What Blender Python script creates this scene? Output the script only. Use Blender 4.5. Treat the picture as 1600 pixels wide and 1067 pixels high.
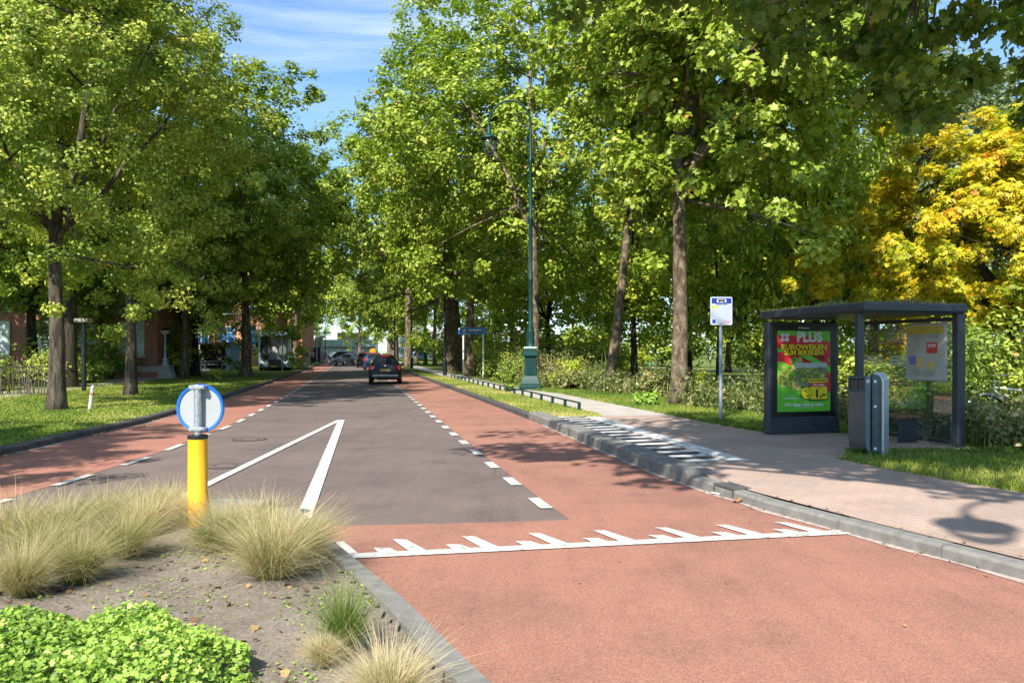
import bpy, math, random
import numpy as np
from mathutils import Vector, Matrix
for o in list(bpy.data.objects): bpy.data.objects.remove(o)
SC = bpy.context.scene
COL = SC.collection
R = math.radians
# ------------------------------------------------------------------ camera
FP = 1250.0            # focal length in photo pixels (photo 1600 wide)
EYE = 1.6
HZ = 550.0
cam_d = bpy.data.cameras.new('camera'); cam = bpy.data.objects.new('camera', cam_d); COL.objects.link(cam)
cam.location = (0, 0, EYE); cam.rotation_euler = (R(90), 0, 0)
cam_d.sensor_width = 36; cam_d.lens = 36*FP/1600; cam_d.shift_y = (HZ-533.5)/1600
cam_d.clip_start = .05; cam_d.clip_end = 6000
SC.camera = cam
SC.render.resolution_x = 1024; SC.render.resolution_y = 682
# ------------------------------------------------------------------ light
SUN_EL = 44.0; SUN_AZ = 22.0      # shadows fall away from the camera and to the right
w = bpy.data.worlds.new("World"); SC.world = w; w.use_nodes = True
nt = w.node_tree; N = nt.nodes; L = nt.links
bg = N['Background']; bg.inputs['Strength'].default_value = .11
sky = N.new('ShaderNodeTexSky'); sky.sky_type = 'NISHITA'; sky.sun_disc = False
sky.sun_elevation = R(SUN_EL); sky.sun_rotation = R(180+SUN_AZ)
sky.air_density = 1.0; sky.dust_density = .4; sky.ozone_density = 2.2
tc = N.new('ShaderNodeTexCoord'); mp = N.new('ShaderNodeMapping'); mp.inputs['Scale'].default_value = (1.3, 1.3, 11)
mp.inputs['Rotation'].default_value = (0, R(4), 0)
nz = N.new('ShaderNodeTexNoise'); nz.inputs['Scale'].default_value = 2.2; nz.inputs['Detail'].default_value = 7; nz.inputs['Roughness'].default_value = .62
nz.inputs['Distortion'].default_value = .5
cr = N.new('ShaderNodeValToRGB'); cr.color_ramp.elements[0].position = .38; cr.color_ramp.elements[1].position = .72
cr.color_ramp.elements[1].color = (.75, .75, .75, 1)
sx = N.new('ShaderNodeSeparateXYZ'); L.new(tc.outputs['Generated'], sx.inputs[0])
mrz = N.new('ShaderNodeMapRange'); mrz.inputs[1].default_value = .22; mrz.inputs[2].default_value = .42; L.new(sx.outputs[2], mrz.inputs[0])
mm = N.new('ShaderNodeMath'); mm.operation = 'MULTIPLY'
mix = N.new('ShaderNodeMix'); mix.data_type = 'RGBA'
tint = N.new('ShaderNodeMix'); tint.data_type = 'RGBA'; tint.blend_type = 'MULTIPLY'; tint.inputs[0].default_value = 1
tint.inputs[7].default_value = (.80, 1.0, 1.15, 1)
L.new(tc.outputs['Generated'], mp.inputs[0]); L.new(mp.outputs[0], nz.inputs[0]); L.new(nz.outputs[0], cr.inputs[0])
L.new(cr.outputs[0], mm.inputs[0]); L.new(mrz.outputs[0], mm.inputs[1])
L.new(mm.outputs[0], mix.inputs[0]); L.new(sky.outputs[0], tint.inputs[6]); L.new(tint.outputs[2], mix.inputs[6]); mix.inputs[7].default_value = (5.2, 5.8, 6.6, 1)
L.new(mix.outputs[2], bg.inputs[0])
sd = bpy.data.lights.new('sun', 'SUN'); so = bpy.data.objects.new('sun', sd); COL.objects.link(so)
sd.energy = 4.7; sd.angle = R(.53); sd.color = (1, .945, .86)
SV = Vector((-math.sin(R(SUN_AZ))*math.cos(R(SUN_EL)), -math.cos(R(SUN_AZ))*math.cos(R(SUN_EL)), math.sin(R(SUN_EL))))
so.rotation_euler = SV.to_track_quat('Z', 'Y').to_euler()
vs = SC.view_settings; vs.view_transform = 'Standard'; vs.look = 'None'; vs.gamma = 1; vs.exposure = .97
SC.render.engine = 'CYCLES'
cy = SC.cycles
cy.max_bounces = 6; cy.diffuse_bounces = 3; cy.glossy_bounces = 2; cy.transmission_bounces = 4; cy.transparent_max_bounces = 8
# ------------------------------------------------------------------ helpers
def tag(o, label=None, cat=None, group=None, kind=None):
    if label: o['label'] = label
    if cat: o['category'] = cat
    if group: o['group'] = group
    if kind: o['kind'] = kind
    return o
def empty(name, loc=(0, 0, 0), rz=0, label=None, cat=None, group=None):
    o = bpy.data.objects.new(name, None); COL.objects.link(o); o.empty_display_size = .2
    o.location = loc; o.rotation_euler = (0, 0, rz)
    return tag(o, label, cat, group)
def kids(o): return [c for c in list(bpy.data.objects) if c.parent == o]
def copy_tree(o, parent=None, cmap=None):
    c = o.copy(); COL.objects.link(c); c.parent = parent
    for ch in (CH[o.name] if o.name in CH else []):
        k = copy_tree(ch, c)
        CH.setdefault(c.name, []).append(k)
    return c
CH = {}
def px(x, y, z=0.0):
    """photo pixel of a point at height z -> world point (used once, to survey the site)"""
    Y = FP*(EYE-z)/(y-HZ); return ((x-800)*Y/FP, Y)
class MB:
    def __init__(s): s.v = []; s.f = []
    def add(s, vs, fs):
        b = len(s.v); s.v.extend([tuple(map(float, p)) for p in vs]); s.f.extend([[b+i for i in f] for f in fs]); return s
    def box(s, c, d, rz=0, ry=0, rx=0, taper=1.0):
        M = Matrix.Rotation(rz, 3, 'Z') @ Matrix.Rotation(ry, 3, 'Y') @ Matrix.Rotation(rx, 3, 'X')
        vs = []
        for k in (-1, 1):
            t = taper if k > 0 else 1
            for (i, j) in ((-1, -1), (1, -1), (1, 1), (-1, 1)):
                vs.append(Vector(c)+M @ Vector((i*d[0]/2*t, j*d[1]/2*t, k*d[2]/2)))
        return s.add(vs, [(3, 2, 1, 0), (4, 5, 6, 7), (0, 1, 5, 4), (1, 2, 6, 5), (2, 3, 7, 6), (3, 0, 4, 7)])
    def bbox(s, c, d, b=.01, rz=0):
        """box with chamfered vertical and horizontal edges"""
        x, y, z = d[0]/2, d[1]/2, d[2]/2
        M = Matrix.Rotation(rz, 3, 'Z')
        def ring(xx, yy, bb, zz):
            return [(-xx+bb, -yy, zz), (xx-bb, -yy, zz), (xx, -yy+bb, zz), (xx, yy-bb, zz), (xx-bb, yy, zz), (-xx+bb, yy, zz), (-xx, yy-bb, zz), (-xx, -yy+bb, zz)]
        rs = [ring(x-b, y-b, b*.5, -z), ring(x, y, b, -z+b), ring(x, y, b, z-b), ring(x-b, y-b, b*.5, z)]
        vs = [Vector(c)+M @ Vector(p) for r in rs for p in r]
        fs = [list(range(7, -1, -1)), list(range(24, 32))]
        for k in range(3):
            for i in range(8): fs.append((k*8+i, k*8+(i+1) % 8, (k+1)*8+(i+1) % 8, (k+1)*8+i))
        return s.add(vs, fs)
    def tube(s, pts, rad, n=8, cap=True, flat=None):
        pts = [Vector(p) for p in pts]; m = len(pts)
        if not hasattr(rad, '__len__'): rad = [rad]*m
        vs = []; up = None
        for i, p in enumerate(pts):
            t = (pts[min(i+1, m-1)]-pts[max(i-1, 0)]).normalized()
            if up is None:
                a = Vector((1, 0, 0)) if abs(t.x) < .9 else Vector((0, 1, 0))
                up = (a-t*a.dot(t)).normalized()
            else: up = (up-t*up.dot(t)).normalized()
            b = t.cross(up)
            for k in range(n):
                an = 2*math.pi*k/n; vs.append(p+(up*math.cos(an)+b*math.sin(an))*rad[i])
        fs = []
        for i in range(m-1):
            for k in range(n): fs.append((i*n+k, i*n+(k+1) % n, (i+1)*n+(k+1) % n, (i+1)*n+k))
        if cap: fs.append(list(range(n-1, -1, -1))); fs.append([(m-1)*n+k for k in range(n)])
        return s.add(vs, fs)
    def lathe(s, prof, n=20, c=(0, 0, 0), sq=False, rz=0):
        vs = []; m = len(prof)
        for r, z in prof:
            for k in range(n):
                an = 2*math.pi*(k+.5)/n+rz; rr = r
                if sq: rr = r/max(abs(math.cos(an-rz)), abs(math.sin(an-rz)))
                vs.append((c[0]+rr*math.cos(an), c[1]+rr*math.sin(an), c[2]+z))
        fs = []
        for i in range(m-1):
            for k in range(n): fs.append((i*n+k, i*n+(k+1) % n, (i+1)*n+(k+1) % n, (i+1)*n+k))
        fs.append(list(range(n-1, -1, -1))); fs.append([(m-1)*n+k for k in range(n)])
        return s.add(vs, fs)
    def prism(s, poly, z0, z1):
        n = len(poly)
        vs = [(p[0], p[1], z0) for p in poly]+[(p[0], p[1], z1) for p in poly]
        fs = [list(range(n-1, -1, -1)), list(range(n, 2*n))]+[(i, (i+1) % n, n+(i+1) % n, n+i) for i in range(n)]
        return s.add(vs, fs)
    def plate(s, poly, d0, d1):
        """outline in local x,z extruded along y from d0 to d1"""
        n = len(poly)
        vs = [(p[0], d0, p[1]) for p in poly]+[(p[0], d1, p[1]) for p in poly]
        fs = [list(range(n)), list(range(2*n-1, n-1, -1))]+[(i, n+i, n+(i+1) % n, (i+1) % n) for i in range(n)]
        return s.add(vs, fs)
    def build(s, name, mat, parent=None, smooth=False):
        me = bpy.data.meshes.new(name); me.from_pydata(s.v, [], s.f); me.validate(); me.update()
        if smooth: me.shade_smooth()
        if isinstance(smooth, float):
            try: me.set_sharp_from_angle(angle=R(smooth))
            except Exception: pass
        return link(name, me, mat, parent)
def link(name, me, mat, parent=None):
    o = bpy.data.objects.new(name, me); COL.objects.link(o)
    if mat is not None and len(me.materials) == 0: me.materials.append(mat)
    if parent is not None:
        o.parent = parent; CH.setdefault(parent.name, []).append(o)
    return o
def npmesh(name, V, F, mat, parent=None, lv=None, smooth=False):
    """V (n,3); F (m,k) polygons of k corners"""
    me = bpy.data.meshes.new(name)
    F = np.asarray(F, dtype=np.int32); m, k = F.shape
    me.vertices.add(len(V)); me.vertices.foreach_set('co', np.asarray(V, dtype=np.float32).ravel())
    me.loops.add(m*k); me.loops.foreach_set('vertex_index', F.ravel())
    me.polygons.add(m); me.polygons.foreach_set('loop_start', np.arange(0, m*k, k, dtype=np.int32))
    try: me.polygons.foreach_set('loop_total', np.full(m, k, dtype=np.int32))
    except Exception: pass
    if lv is not None:
        a = me.attributes.new('lv', 'FLOAT', 'POINT'); a.data.foreach_set('value', np.asarray(lv, dtype=np.float32))
    me.update(calc_edges=True)
    if smooth: me.shade_smooth()
    return link(name, me, mat, parent)
# ------------------------------------------------------------------ materials
def mat_base(name, rough=.8, spec=.3, metal=0):
    m = bpy.data.materials.new(name); m.use_nodes = True
    b = m.node_tree.nodes['Principled BSDF']
    b.inputs['Roughness'].default_value = rough; b.inputs['Specular IOR Level'].default_value = spec; b.inputs['Metallic'].default_value = metal
    return m, m.node_tree.nodes, m.node_tree.links, b
def flat(name, c, rough=.6, spec=.4, metal=0, var=.12, scale=6., bump=0):
    m, N, L, b = mat_base(name, rough, spec, metal)
    t = N.new('ShaderNodeTexCoord'); n = N.new('ShaderNodeTexNoise'); n.inputs['Scale'].default_value = scale; n.inputs['Detail'].default_value = 6
    L.new(t.outputs['Object'], n.inputs[0])
    r = N.new('ShaderNodeValToRGB'); r.color_ramp.elements[0].position = .3; r.color_ramp.elements[1].position = .7
    r.color_ramp.elements[0].color = tuple(x*(1-var) for x in c)+(1,); r.color_ramp.elements[1].color = tuple(min(1, x*(1+var)) for x in c)+(1,)
    L.new(n.outputs[0], r.inputs[0]); L.new(r.outputs[0], b.inputs['Base Color'])
    if bump:
        bp = N.new('ShaderNodeBump'); bp.inputs['Strength'].default_value = bump; L.new(n.outputs[0], bp.inputs['Height']); L.new(bp.outputs[0], b.inputs['Normal'])
    return m
def noise(N, L, vec, scale, detail=5, rough=.6, dist=0):
    n = N.new('ShaderNodeTexNoise'); n.inputs['Scale'].default_value = scale; n.inputs['Detail'].default_value = detail
    n.inputs['Roughness'].default_value = rough; n.inputs['Distortion'].default_value = dist
    L.new(vec, n.inputs[0]); return n.outputs[0]
def ramp(N, L, fac, stops):
    r = N.new('ShaderNodeValToRGB'); e = r.color_ramp.elements
    while len(e) < len(stops): e.new(.5)
    for i, (p, c) in enumerate(stops): e[i].position = p; e[i].color = tuple(c)+(1,) if len(c) == 3 else c
    L.new(fac, r.inputs[0]); return r.outputs[0]
def mixc(N, L, fac, a, b, mode='MIX'):
    m = N.new('ShaderNodeMix'); m.data_type = 'RGBA'; m.blend_type = mode
    for s, v in ((0, fac), (6, a), (7, b)):
        if isinstance(v, (int, float)): m.inputs[s].default_value = v
        elif isinstance(v, tuple): m.inputs[s].default_value = v if len(v) == 4 else v+(1,)
        else: L.new(v, m.inputs[s])
    return m.outputs[2]
def mapping(N, L, vec, sc=(1, 1, 1), rot=(0, 0, 0)):
    m = N.new('ShaderNodeMapping'); m.inputs['Scale'].default_value = sc; m.inputs['Rotation'].default_value = rot
    L.new(vec, m.inputs[0]); return m.outputs[0]
def pos(N): return N.new('ShaderNodeNewGeometry').outputs['Position']
def bump(N, L, b, h, s=.3, d=.01):
    bp = N.new('ShaderNodeBump'); bp.inputs['Strength'].default_value = s; bp.inputs['Distance'].default_value = d
    L.new(h, bp.inputs['Height']); L.new(bp.outputs[0], b.inputs['Normal'])
def asphalt(name, c, grit, dirt=.5, streak=(0, 0, 0)):
    m, N, L, b = mat_base(name, .88, .25)
    p = pos(N)
    fine = noise(N, L, p, 120, 3, .75); mid = noise(N, L, p, 1.1, 6, .65); big = noise(N, L, p, .22, 4, .6)
    vo = N.new('ShaderNodeTexVoronoi'); vo.inputs['Scale'].default_value = 110; L.new(p, vo.inputs['Vector'])
    c0 = ramp(N, L, fine, [(.3, tuple(x*.7 for x in c)), (.5, c), (.72, grit)])
    sp = ramp(N, L, vo.outputs['Color'], [(.0, (.72, .72, .72)), (.6, (1, 1, 1)), (1., (1.28, 1.25, 1.22))])
    c1 = mixc(N, L, .8, c0, sp, 'MULTIPLY')
    c2 = mixc(N, L, dirt, c1, ramp(N, L, mid, [(.3, (.74, .74, .76)), (.5, (1, 1, 1)), (.75, (1.14, 1.12, 1.1))]), 'MULTIPLY')
    c3 = mixc(N, L, dirt, c2, ramp(N, L, big, [(.32, (.78, .78, .82)), (.5, (1, 1, 1)), (.7, (1.1, 1.08, 1.05))]), 'MULTIPLY')
    st = noise(N, L, mapping(N, L, p, (5, .35, 1), (0, 0, R(-17))), 1, 5, .6)
    c4 = mixc(N, L, .55*dirt, c3, ramp(N, L, st, [(.3, (.76, .76, .78)), (.55, (1, 1, 1))]), 'MULTIPLY')
    sm = noise(N, L, mapping(N, L, p, (.9, .45, 1), (0, 0, R(25))), .8, 5, .7, .4)
    c5 = mixc(N, L, .8, c4, ramp(N, L, sm, [(.56, (1, 1, 1)), (.72, (.72, .71, .74))]), 'MULTIPLY')
    vc = N.new('ShaderNodeTexVoronoi'); vc.feature = 'DISTANCE_TO_EDGE'; vc.inputs['Scale'].default_value = .28
    wv = N.new('ShaderNodeMix'); wv.data_type = 'VECTOR'; wv.inputs[0].default_value = .12; L.new(p, wv.inputs[4]); n9 = N.new('ShaderNodeTexNoise'); n9.inputs['Scale'].default_value = 2.5; n9.inputs['Detail'].default_value = 6; L.new(p, n9.inputs[0]); L.new(n9.outputs['Color'], wv.inputs[5]); L.new(wv.outputs[1], vc.inputs['Vector'])
    msk = noise(N, L, p, .35, 2, .5)
    ck = ramp(N, L, vc.outputs['Distance'], [(.0, (.62, .6, .6)), (.0022, (1, 1, 1))])
    c6 = mixc(N, L, ramp(N, L, msk, [(.48, (0, 0, 0)), (.58, (.8, .8, .8))]), c5, ck, 'MULTIPLY')
    L.new(c6, b.inputs['Base Color']); bump(N, L, b, fine, .35, .006)
    return m
M = {}
M['asphalt'] = asphalt('brown_grey_asphalt', (.155, .12, .105), (.25, .20, .178), .8)
M['red'] = asphalt('red_asphalt', (.32, .146, .103), (.43, .275, .205), .75)
def paint(name, c, wear):
    m, N, L, b = mat_base(name, .6, .4); p = pos(N)
    n1 = noise(N, L, p, 9, 8, .75); n2 = noise(N, L, p, 60, 3, .7)
    a = ramp(N, L, n1, [(wear, tuple(x*.5 for x in c)), (wear+.13, c), (1, c)])
    L.new(mixc(N, L, .5, a, ramp(N, L, n2, [(.3, (.75, .75, .75)), (.5, (1, 1, 1))]), 'MULTIPLY'), b.inputs['Base Color'])
    return m
M['paint'] = paint('white_road_paint', (.60, .58, .54), .375)
M['kerbstone'] = flat('grey_concrete_kerb', (.195, .188, .172), .9, .2, var=.2, scale=9, bump=.1)
M['kerbdark'] = flat('dark_basalt_kerb', (.085, .082, .078), .85, .2, var=.25, scale=5, bump=.1)
def grassground(name, a, bb, dry, dryness=.5):
    m, N, L, b = mat_base(name, .95, .1); p = pos(N)
    n0 = noise(N, L, p, 34, 4, .8); n1 = noise(N, L, p, 1.1, 6, .7); n2 = noise(N, L, p, .33, 4, .6)
    c = ramp(N, L, n0, [(.28, tuple(x*.45 for x in a)), (.5, a), (.72, bb)])
    c = mixc(N, L, ramp(N, L, n1, [(dryness, (0, 0, 0)), (dryness+.22, (.8, .8, .8))]), c, dry)
    c = mixc(N, L, .7, c, ramp(N, L, n2, [(.3, (.7, .78, .7)), (.6, (1.1, 1.05, 1))]), 'MULTIPLY')
    L.new(c, b.inputs['Base Color']); bump(N, L, b, n0, .7, .04)
    return m
M['lawn'] = grassground('lawn_ground', (.12, .18, .022), (.21, .26, .045), (.34, .29, .10), .50)
M['park'] = grassground('park_ground', (.10, .15, .025), (.20, .24, .05), (.30, .27, .11), .5)
M['earth'] = grassground('bare_earth', (.13, .10, .06), (.2, .155, .1), (.12, .13, .04), .6)
def soilmat():
    m, N, L, b = mat_base('grey_brown_soil', .95, .1); p = pos(N)
    n0 = noise(N, L, p, 45, 6, .8); n1 = noise(N, L, p, 3, 6, .7); n2 = noise(N, L, p, 190, 2, .7)
    c = ramp(N, L, n0, [(.3, (.15, .12, .095)), (.5, (.29, .245, .20)), (.7, (.42, .37, .31))])
    c = mixc(N, L, .8, c, ramp(N, L, n1, [(.3, (.72, .7, .66)), (.6, (1.1, 1.08, 1.05))]), 'MULTIPLY')
    c = mixc(N, L, ramp(N, L, noise(N, L, p, 9, 5, .8), [(.58, (0, 0, 0)), (.72, (.55, .55, .55))]), c, (.16, .2, .05))
    L.new(c, b.inputs['Base Color']); bump(N, L, b, n0, .8, .03); return m
M['soil'] = soilmat()
def pavers(name, c1, c2, mortar, sc=1.0, rot=0, bw=.21, bh=.105):
    m, N, L, b = mat_base(name, .85, .2); p = pos(N)
    v = mapping(N, L, p, (1, 1, 1), (0, 0, rot))
    br = N.new('ShaderNodeTexBrick'); br.inputs['Scale'].default_value = 1; br.inputs['Brick Width'].default_value = bw; br.inputs['Row Height'].default_value = bh
    br.inputs['Mortar Size'].default_value = .0045; br.inputs['Mortar Smooth'].default_value = .3; br.inputs['Bias'].default_value = 0
    br.inputs['Color1'].default_value = c1+(1,); br.inputs['Color2'].default_value = c2+(1,); br.inputs['Mortar'].default_value = mortar+(1,)
    L.new(v, br.inputs[0])
    n0 = noise(N, L, p, 40, 4, .75); n1 = noise(N, L, p, .9, 6, .65)
    c = mixc(N, L, .8, br.outputs[0], ramp(N, L, n0, [(.3, (.78, .78, .78)), (.7, (1.15, 1.15, 1.15))]), 'MULTIPLY')
    c = mixc(N, L, .9, c, ramp(N, L, n1, [(.3, (.76, .75, .74)), (.65, (1.12, 1.1, 1.1))]), 'MULTIPLY')
    L.new(c, b.inputs['Base Color']); bump(N, L, b, br.outputs[1], -.25, .004); return m
M['paver'] = pavers('pinkish_clinker_paving', (.43, .315, .25), (.385, .295, .245), (.26, .205, .17), rot=R(74))
M['path'] = pavers('grey_path_tiles', (.47, .43, .38), (.41, .375, .34), (.27, .24, .2), rot=R(10), bw=.3, bh=.3)
def leafmat(name, cols, transl=.27, rough=.48, spec=.4):
    m = bpy.data.materials.new(name); m.use_nodes = True; N = m.node_tree.nodes; L = m.node_tree.links
    b = N['Principled BSDF']; b.inputs['Roughness'].default_value = rough; b.inputs['Specular IOR Level'].default_value = spec
    at = N.new('ShaderNodeAttribute'); at.attribute_name = 'lv'
    col = ramp(N, L, at.outputs['Fac'], cols)
    L.new(col, b.inputs['Base Color'])
    tr = N.new('ShaderNodeBsdfTranslucent')
    tcol = mixc(N, L, 1.0, col, (1.0, 1.25, .5), 'MULTIPLY'); L.new(tcol, tr.inputs[0])
    mx = N.new('ShaderNodeMixShader'); mx.inputs[0].default_value = transl
    L.new(b.outputs[0], mx.inputs[1]); L.new(tr.outputs[0], mx.inputs[2]); L.new(mx.outputs[0], N['Material Output'].inputs[0])
    return m
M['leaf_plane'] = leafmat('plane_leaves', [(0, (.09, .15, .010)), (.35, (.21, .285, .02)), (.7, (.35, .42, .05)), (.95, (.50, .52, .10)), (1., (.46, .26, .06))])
M['leaf_over'] = leafmat('overhanging_plane_leaves', [(0, (.05, .09, .01)), (.5, (.12, .19, .02)), (1., (.25, .32, .04))], .26)  # plane leaves in darker greens, shade of the overhang put into the colour
M['leaf_linden'] = leafmat('linden_leaves', [(0, (.11, .17, .02)), (.4, (.26, .33, .045)), (.75, (.44, .48, .07)), (.95, (.60, .56, .10)), (1., (.44, .26, .06))])
M['leaf_dark'] = leafmat('dark_leaves', [(0, (.07, .12, .015)), (.5, (.20, .28, .035)), (1., (.42, .48, .07))])
M['leaf_yellow'] = leafmat('yellow_chestnut_leaves', [(0, (.16, .22, .02)), (.3, (.38, .40, .02)), (.55, (.66, .54, .03)), (.85, (.76, .48, .025)), (1., (.62, .24, .03))], .35)
M['leaf_grey'] = leafmat('grey_green_leaves', [(0, (.09, .12, .05)), (.5, (.19, .23, .10)), (1., (.34, .37, .17))])
M['leaf_lime'] = leafmat('lime_green_leaves', [(0, (.12, .20, .018)), (.4, (.30, .39, .03)), (.8, (.50, .53, .05)), (1., (.62, .52, .07))])  # own yellow-green plus brightness standing in for sunlight on background foliage
M['leaf_ground'] = leafmat('ground_cover_leaves', [(0, (.10, .19, .03)), (.4, (.27, .42, .06)), (.8, (.42, .56, .10)), (1., (.55, .64, .18))], .28)
M['grass_blade'] = leafmat('grass_blades', [(0, (.08, .15, .015)), (.4, (.18, .26, .03)), (.75, (.34, .36, .06)), (1., (.55, .47, .18))], .25)
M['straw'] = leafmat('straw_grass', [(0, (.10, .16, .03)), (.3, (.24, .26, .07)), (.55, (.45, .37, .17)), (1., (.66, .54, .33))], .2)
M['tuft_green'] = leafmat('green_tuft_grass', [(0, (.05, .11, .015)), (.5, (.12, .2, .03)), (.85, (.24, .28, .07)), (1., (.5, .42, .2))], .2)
M['weeds'] = leafmat('weeds', [(0, (.04, .07, .015)), (.35, (.11, .15, .03)), (.65, (.24, .24, .07)), (.85, (.40, .33, .15)), (1., (.55, .45, .25))], .2)
M['fallen'] = leafmat('fallen_leaves', [(0, (.14, .08, .04)), (.5, (.27, .16, .08)), (1., (.42, .28, .10))], .1)
def bark(name, c0, c1, c2, sc, stretch):
    m, N, L, b = mat_base(name, .95, .1); t = N.new('ShaderNodeTexCoord').outputs['Object']
    v = mapping(N, L, t, (1, 1, stretch)); n0 = noise(N, L, v, sc, 6, .65, .6); n1 = noise(N, L, v, sc*5, 4, .7)
    c = ramp(N, L, n0, [(.36, c0), (.5, c1), (.62, c2)])
    c = mixc(N, L, .8, c, ramp(N, L, n1, [(.3, (.62, .62, .62)), (.65, (1.1, 1.1, 1.1))]), 'MULTIPLY')
    L.new(c, b.inputs['Base Color']); bump(N, L, b, n1, .9, .05); return m
M['bark_plane'] = bark('mottled_plane_bark', (.085, .062, .04), (.155, .115, .075), (.30, .25, .165), 6, .55)
M['bark_linden'] = bark('furrowed_linden_bark', (.05, .04, .03), (.115, .092, .07), (.19, .16, .125), 13, .14)
M['bark_dark'] = bark('dark_bark', (.035, .03, .022), (.06, .05, .036), (.10, .085, .06), 9, .25)
M['green_iron'] = flat('dark_green_painted_iron', (.004, .040, .035), .5, .3, var=.25, scale=8)
M['black_iron'] = flat('black_painted_iron', (.008, .010, .012), .4, .5)
M['anthracite'] = flat('anthracite_powder_coat', (.028, .036, .046), .42, .5, var=.2)
M['black'] = flat('black_panel', (.006, .006, .007), .3, .5)
M['steel'] = flat('galvanised_steel', (.42, .45, .47), .42, .5, .7, var=.25, scale=40)
M['postgrey'] = flat('blue_grey_post_paint', (.22, .27, .33), .5, .4)
M['signback'] = flat('grey_white_sign_back', (.33, .35, .36), .5, .4, var=.06)
M['blue'] = flat('sign_blue', (.005, .13, .48), .4, .5, var=.05)
M['navy'] = flat('navy_blue', (.01, .03, .20), .4, .5, var=.05)
M['yellow'] = flat('bollard_yellow', (.80, .42, .008), .35, .5, var=.06)
M['white'] = flat('white_paint', (.74, .74, .72), .5, .4, var=.06)
M['dirtywhite'] = flat('worn_white_wood', (.52, .48, .44), .8, .2, var=.3, scale=12)
M['wood'] = flat('bench_wood', (.20, .12, .06), .7, .3, var=.35, scale=12)
M['rubber'] = flat('tyre_rubber', (.02, .02, .02), .8, .2)
M['chrome'] = flat('chrome_trim', (.6, .6, .6), .2, .6, .9, var=.05)
M['rim'] = flat('alloy_rim', (.4, .4, .41), .35, .5, .7)
M['skin'] = flat('skin', (.48, .29, .20), .6, .3, var=.05)
M['hair'] = flat('brown_hair', (.04, .025, .015), .7, .3)
def glass(name, tint, alpha, rough=.03):
    m = bpy.data.materials.new(name); m.use_nodes = True; N = m.node_tree.nodes; L = m.node_tree.links
    N.remove(N['Principled BSDF'])
    g = N.new('ShaderNodeBsdfGlossy'); g.inputs['Roughness'].default_value = rough; g.inputs[0].default_value = (.9, .95, 1, 1)
    t = N.new('ShaderNodeBsdfTransparent'); t.inputs[0].default_value = tint+(1,)
    f = N.new('ShaderNodeFresnel'); f.inputs[0].default_value = 1.5
    a = N.new('ShaderNodeMath'); a.inputs[1].default_value = alpha; a.operation = 'MULTIPLY'; L.new(f.outputs[0], a.inputs[0])
    mx = N.new('ShaderNodeMixShader'); L.new(a.outputs[0], mx.inputs[0]); L.new(t.outputs[0], mx.inputs[1]); L.new(g.outputs[0], mx.inputs[2])
    L.new(mx.outputs[0], N['Material Output'].inputs[0]); return m
M['glass'] = glass('clear_shelter_glass', (.92, .95, .94), .55)
M['globe'] = glass('clear_lamp_globe', (.94, .95, .94), .9, .08)
M['darkglass'] = flat('dark_car_glass', (.010, .013, .015), .1, .35, var=.05)
M['bluewin'] = flat('painted_reflection_pane', (.46, .54, .54), .45, .4, var=.45, scale=1.6)  # pale reflection and curtains put into the pane colour
def paintcar(name, c): return flat(name, c, .22, .6, var=.03)
def brick(name, a, b_, mortar):
    m, N, L, b = mat_base(name, .9, .15); t = N.new('ShaderNodeTexCoord').outputs['Object']
    s = N.new('ShaderNodeSeparateXYZ'); L.new(t, s.inputs[0]); c = N.new('ShaderNodeCombineXYZ')
    ad = N.new('ShaderNodeMath'); L.new(s.outputs[0], ad.inputs[0]); L.new(s.outputs[1], ad.inputs[1]); L.new(ad.outputs[0], c.inputs[0]); L.new(s.outputs[2], c.inputs[1])
    br = N.new('ShaderNodeTexBrick'); br.inputs['Scale'].default_value = 1; br.inputs['Brick Width'].default_value = .22; br.inputs['Row Height'].default_value = .065
    br.inputs['Mortar Size'].default_value = .008
    br.inputs['Color1'].default_value = a+(1,); br.inputs['Color2'].default_value = b_+(1,); br.inputs['Mortar'].default_value = mortar+(1,)
    L.new(c.outputs[0], br.inputs[0]); n1 = noise(N, L, t, 1.2, 5, .6)
    L.new(mixc(N, L, .8, br.outputs[0], ramp(N, L, n1, [(.3, (.75, .75, .75)), (.7, (1.1, 1.1, 1.1))]), 'MULTIPLY'), b.inputs['Base Color']); return m
M['brick'] = brick('red_brick', (.42, .15, .09), (.32, .11, .07), (.32, .27, .22))
# ------------------------------------------------------------------ ground plan
def interp(tab):
    ys = [t[0] for t in tab]; xs = [t[1] for t in tab]
    return lambda Y: float(np.interp(Y, ys, xs))
SL = -.198
RK = interp([(-30, 15), (-10, 10.4), (5.62, 3.56), (7.97, 2.58), (10.05, 1.98), (13, 1.45), (18.35, .55), (24, -.55), (40, -3.75), (330, -3.75+SL*290)])
LK = interp([(-30, -11), (0, -8.6), (5, -8.05), (9, -7.85), (12.3, -7.85), (17.7, -8.2), (20.2, -8.6), (27.6, -9.85), (37.7, -11.75), (49.3, -14), (330, -14+SL*280.7)])
RD = interp([(7.4, .55), (8.4, .33), (9.7, .06), (15.6, -1.12), (29, -3.7), (330, -3.7+SL*301)])
LD = interp([(-30, -7.2), (5, -5.5), (8.7, -5.5), (12, -5.55), (17.7, -6.2), (27, -7.85), (37.7, -9.85), (330, -9.85+SL*292.3)])
FN = interp([(19, 1.9), (20, 1.68), (32, -.75), (45, -3.4), (60, -6.4), (330, -59.8)])
PR = interp([(-30, 20), (0, 9.5), (8.45, 5.4), (10.2, 4.75), (11.2, 4.55), (11.6, 7.2), (14.6, 6.9), (14.8, 4.7), (16, 4.3), (18.75, 3.75), (28.4, 1.8), (31.8, .55), (40.8, -1.3), (60, -5), (330, -58.4)])
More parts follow.
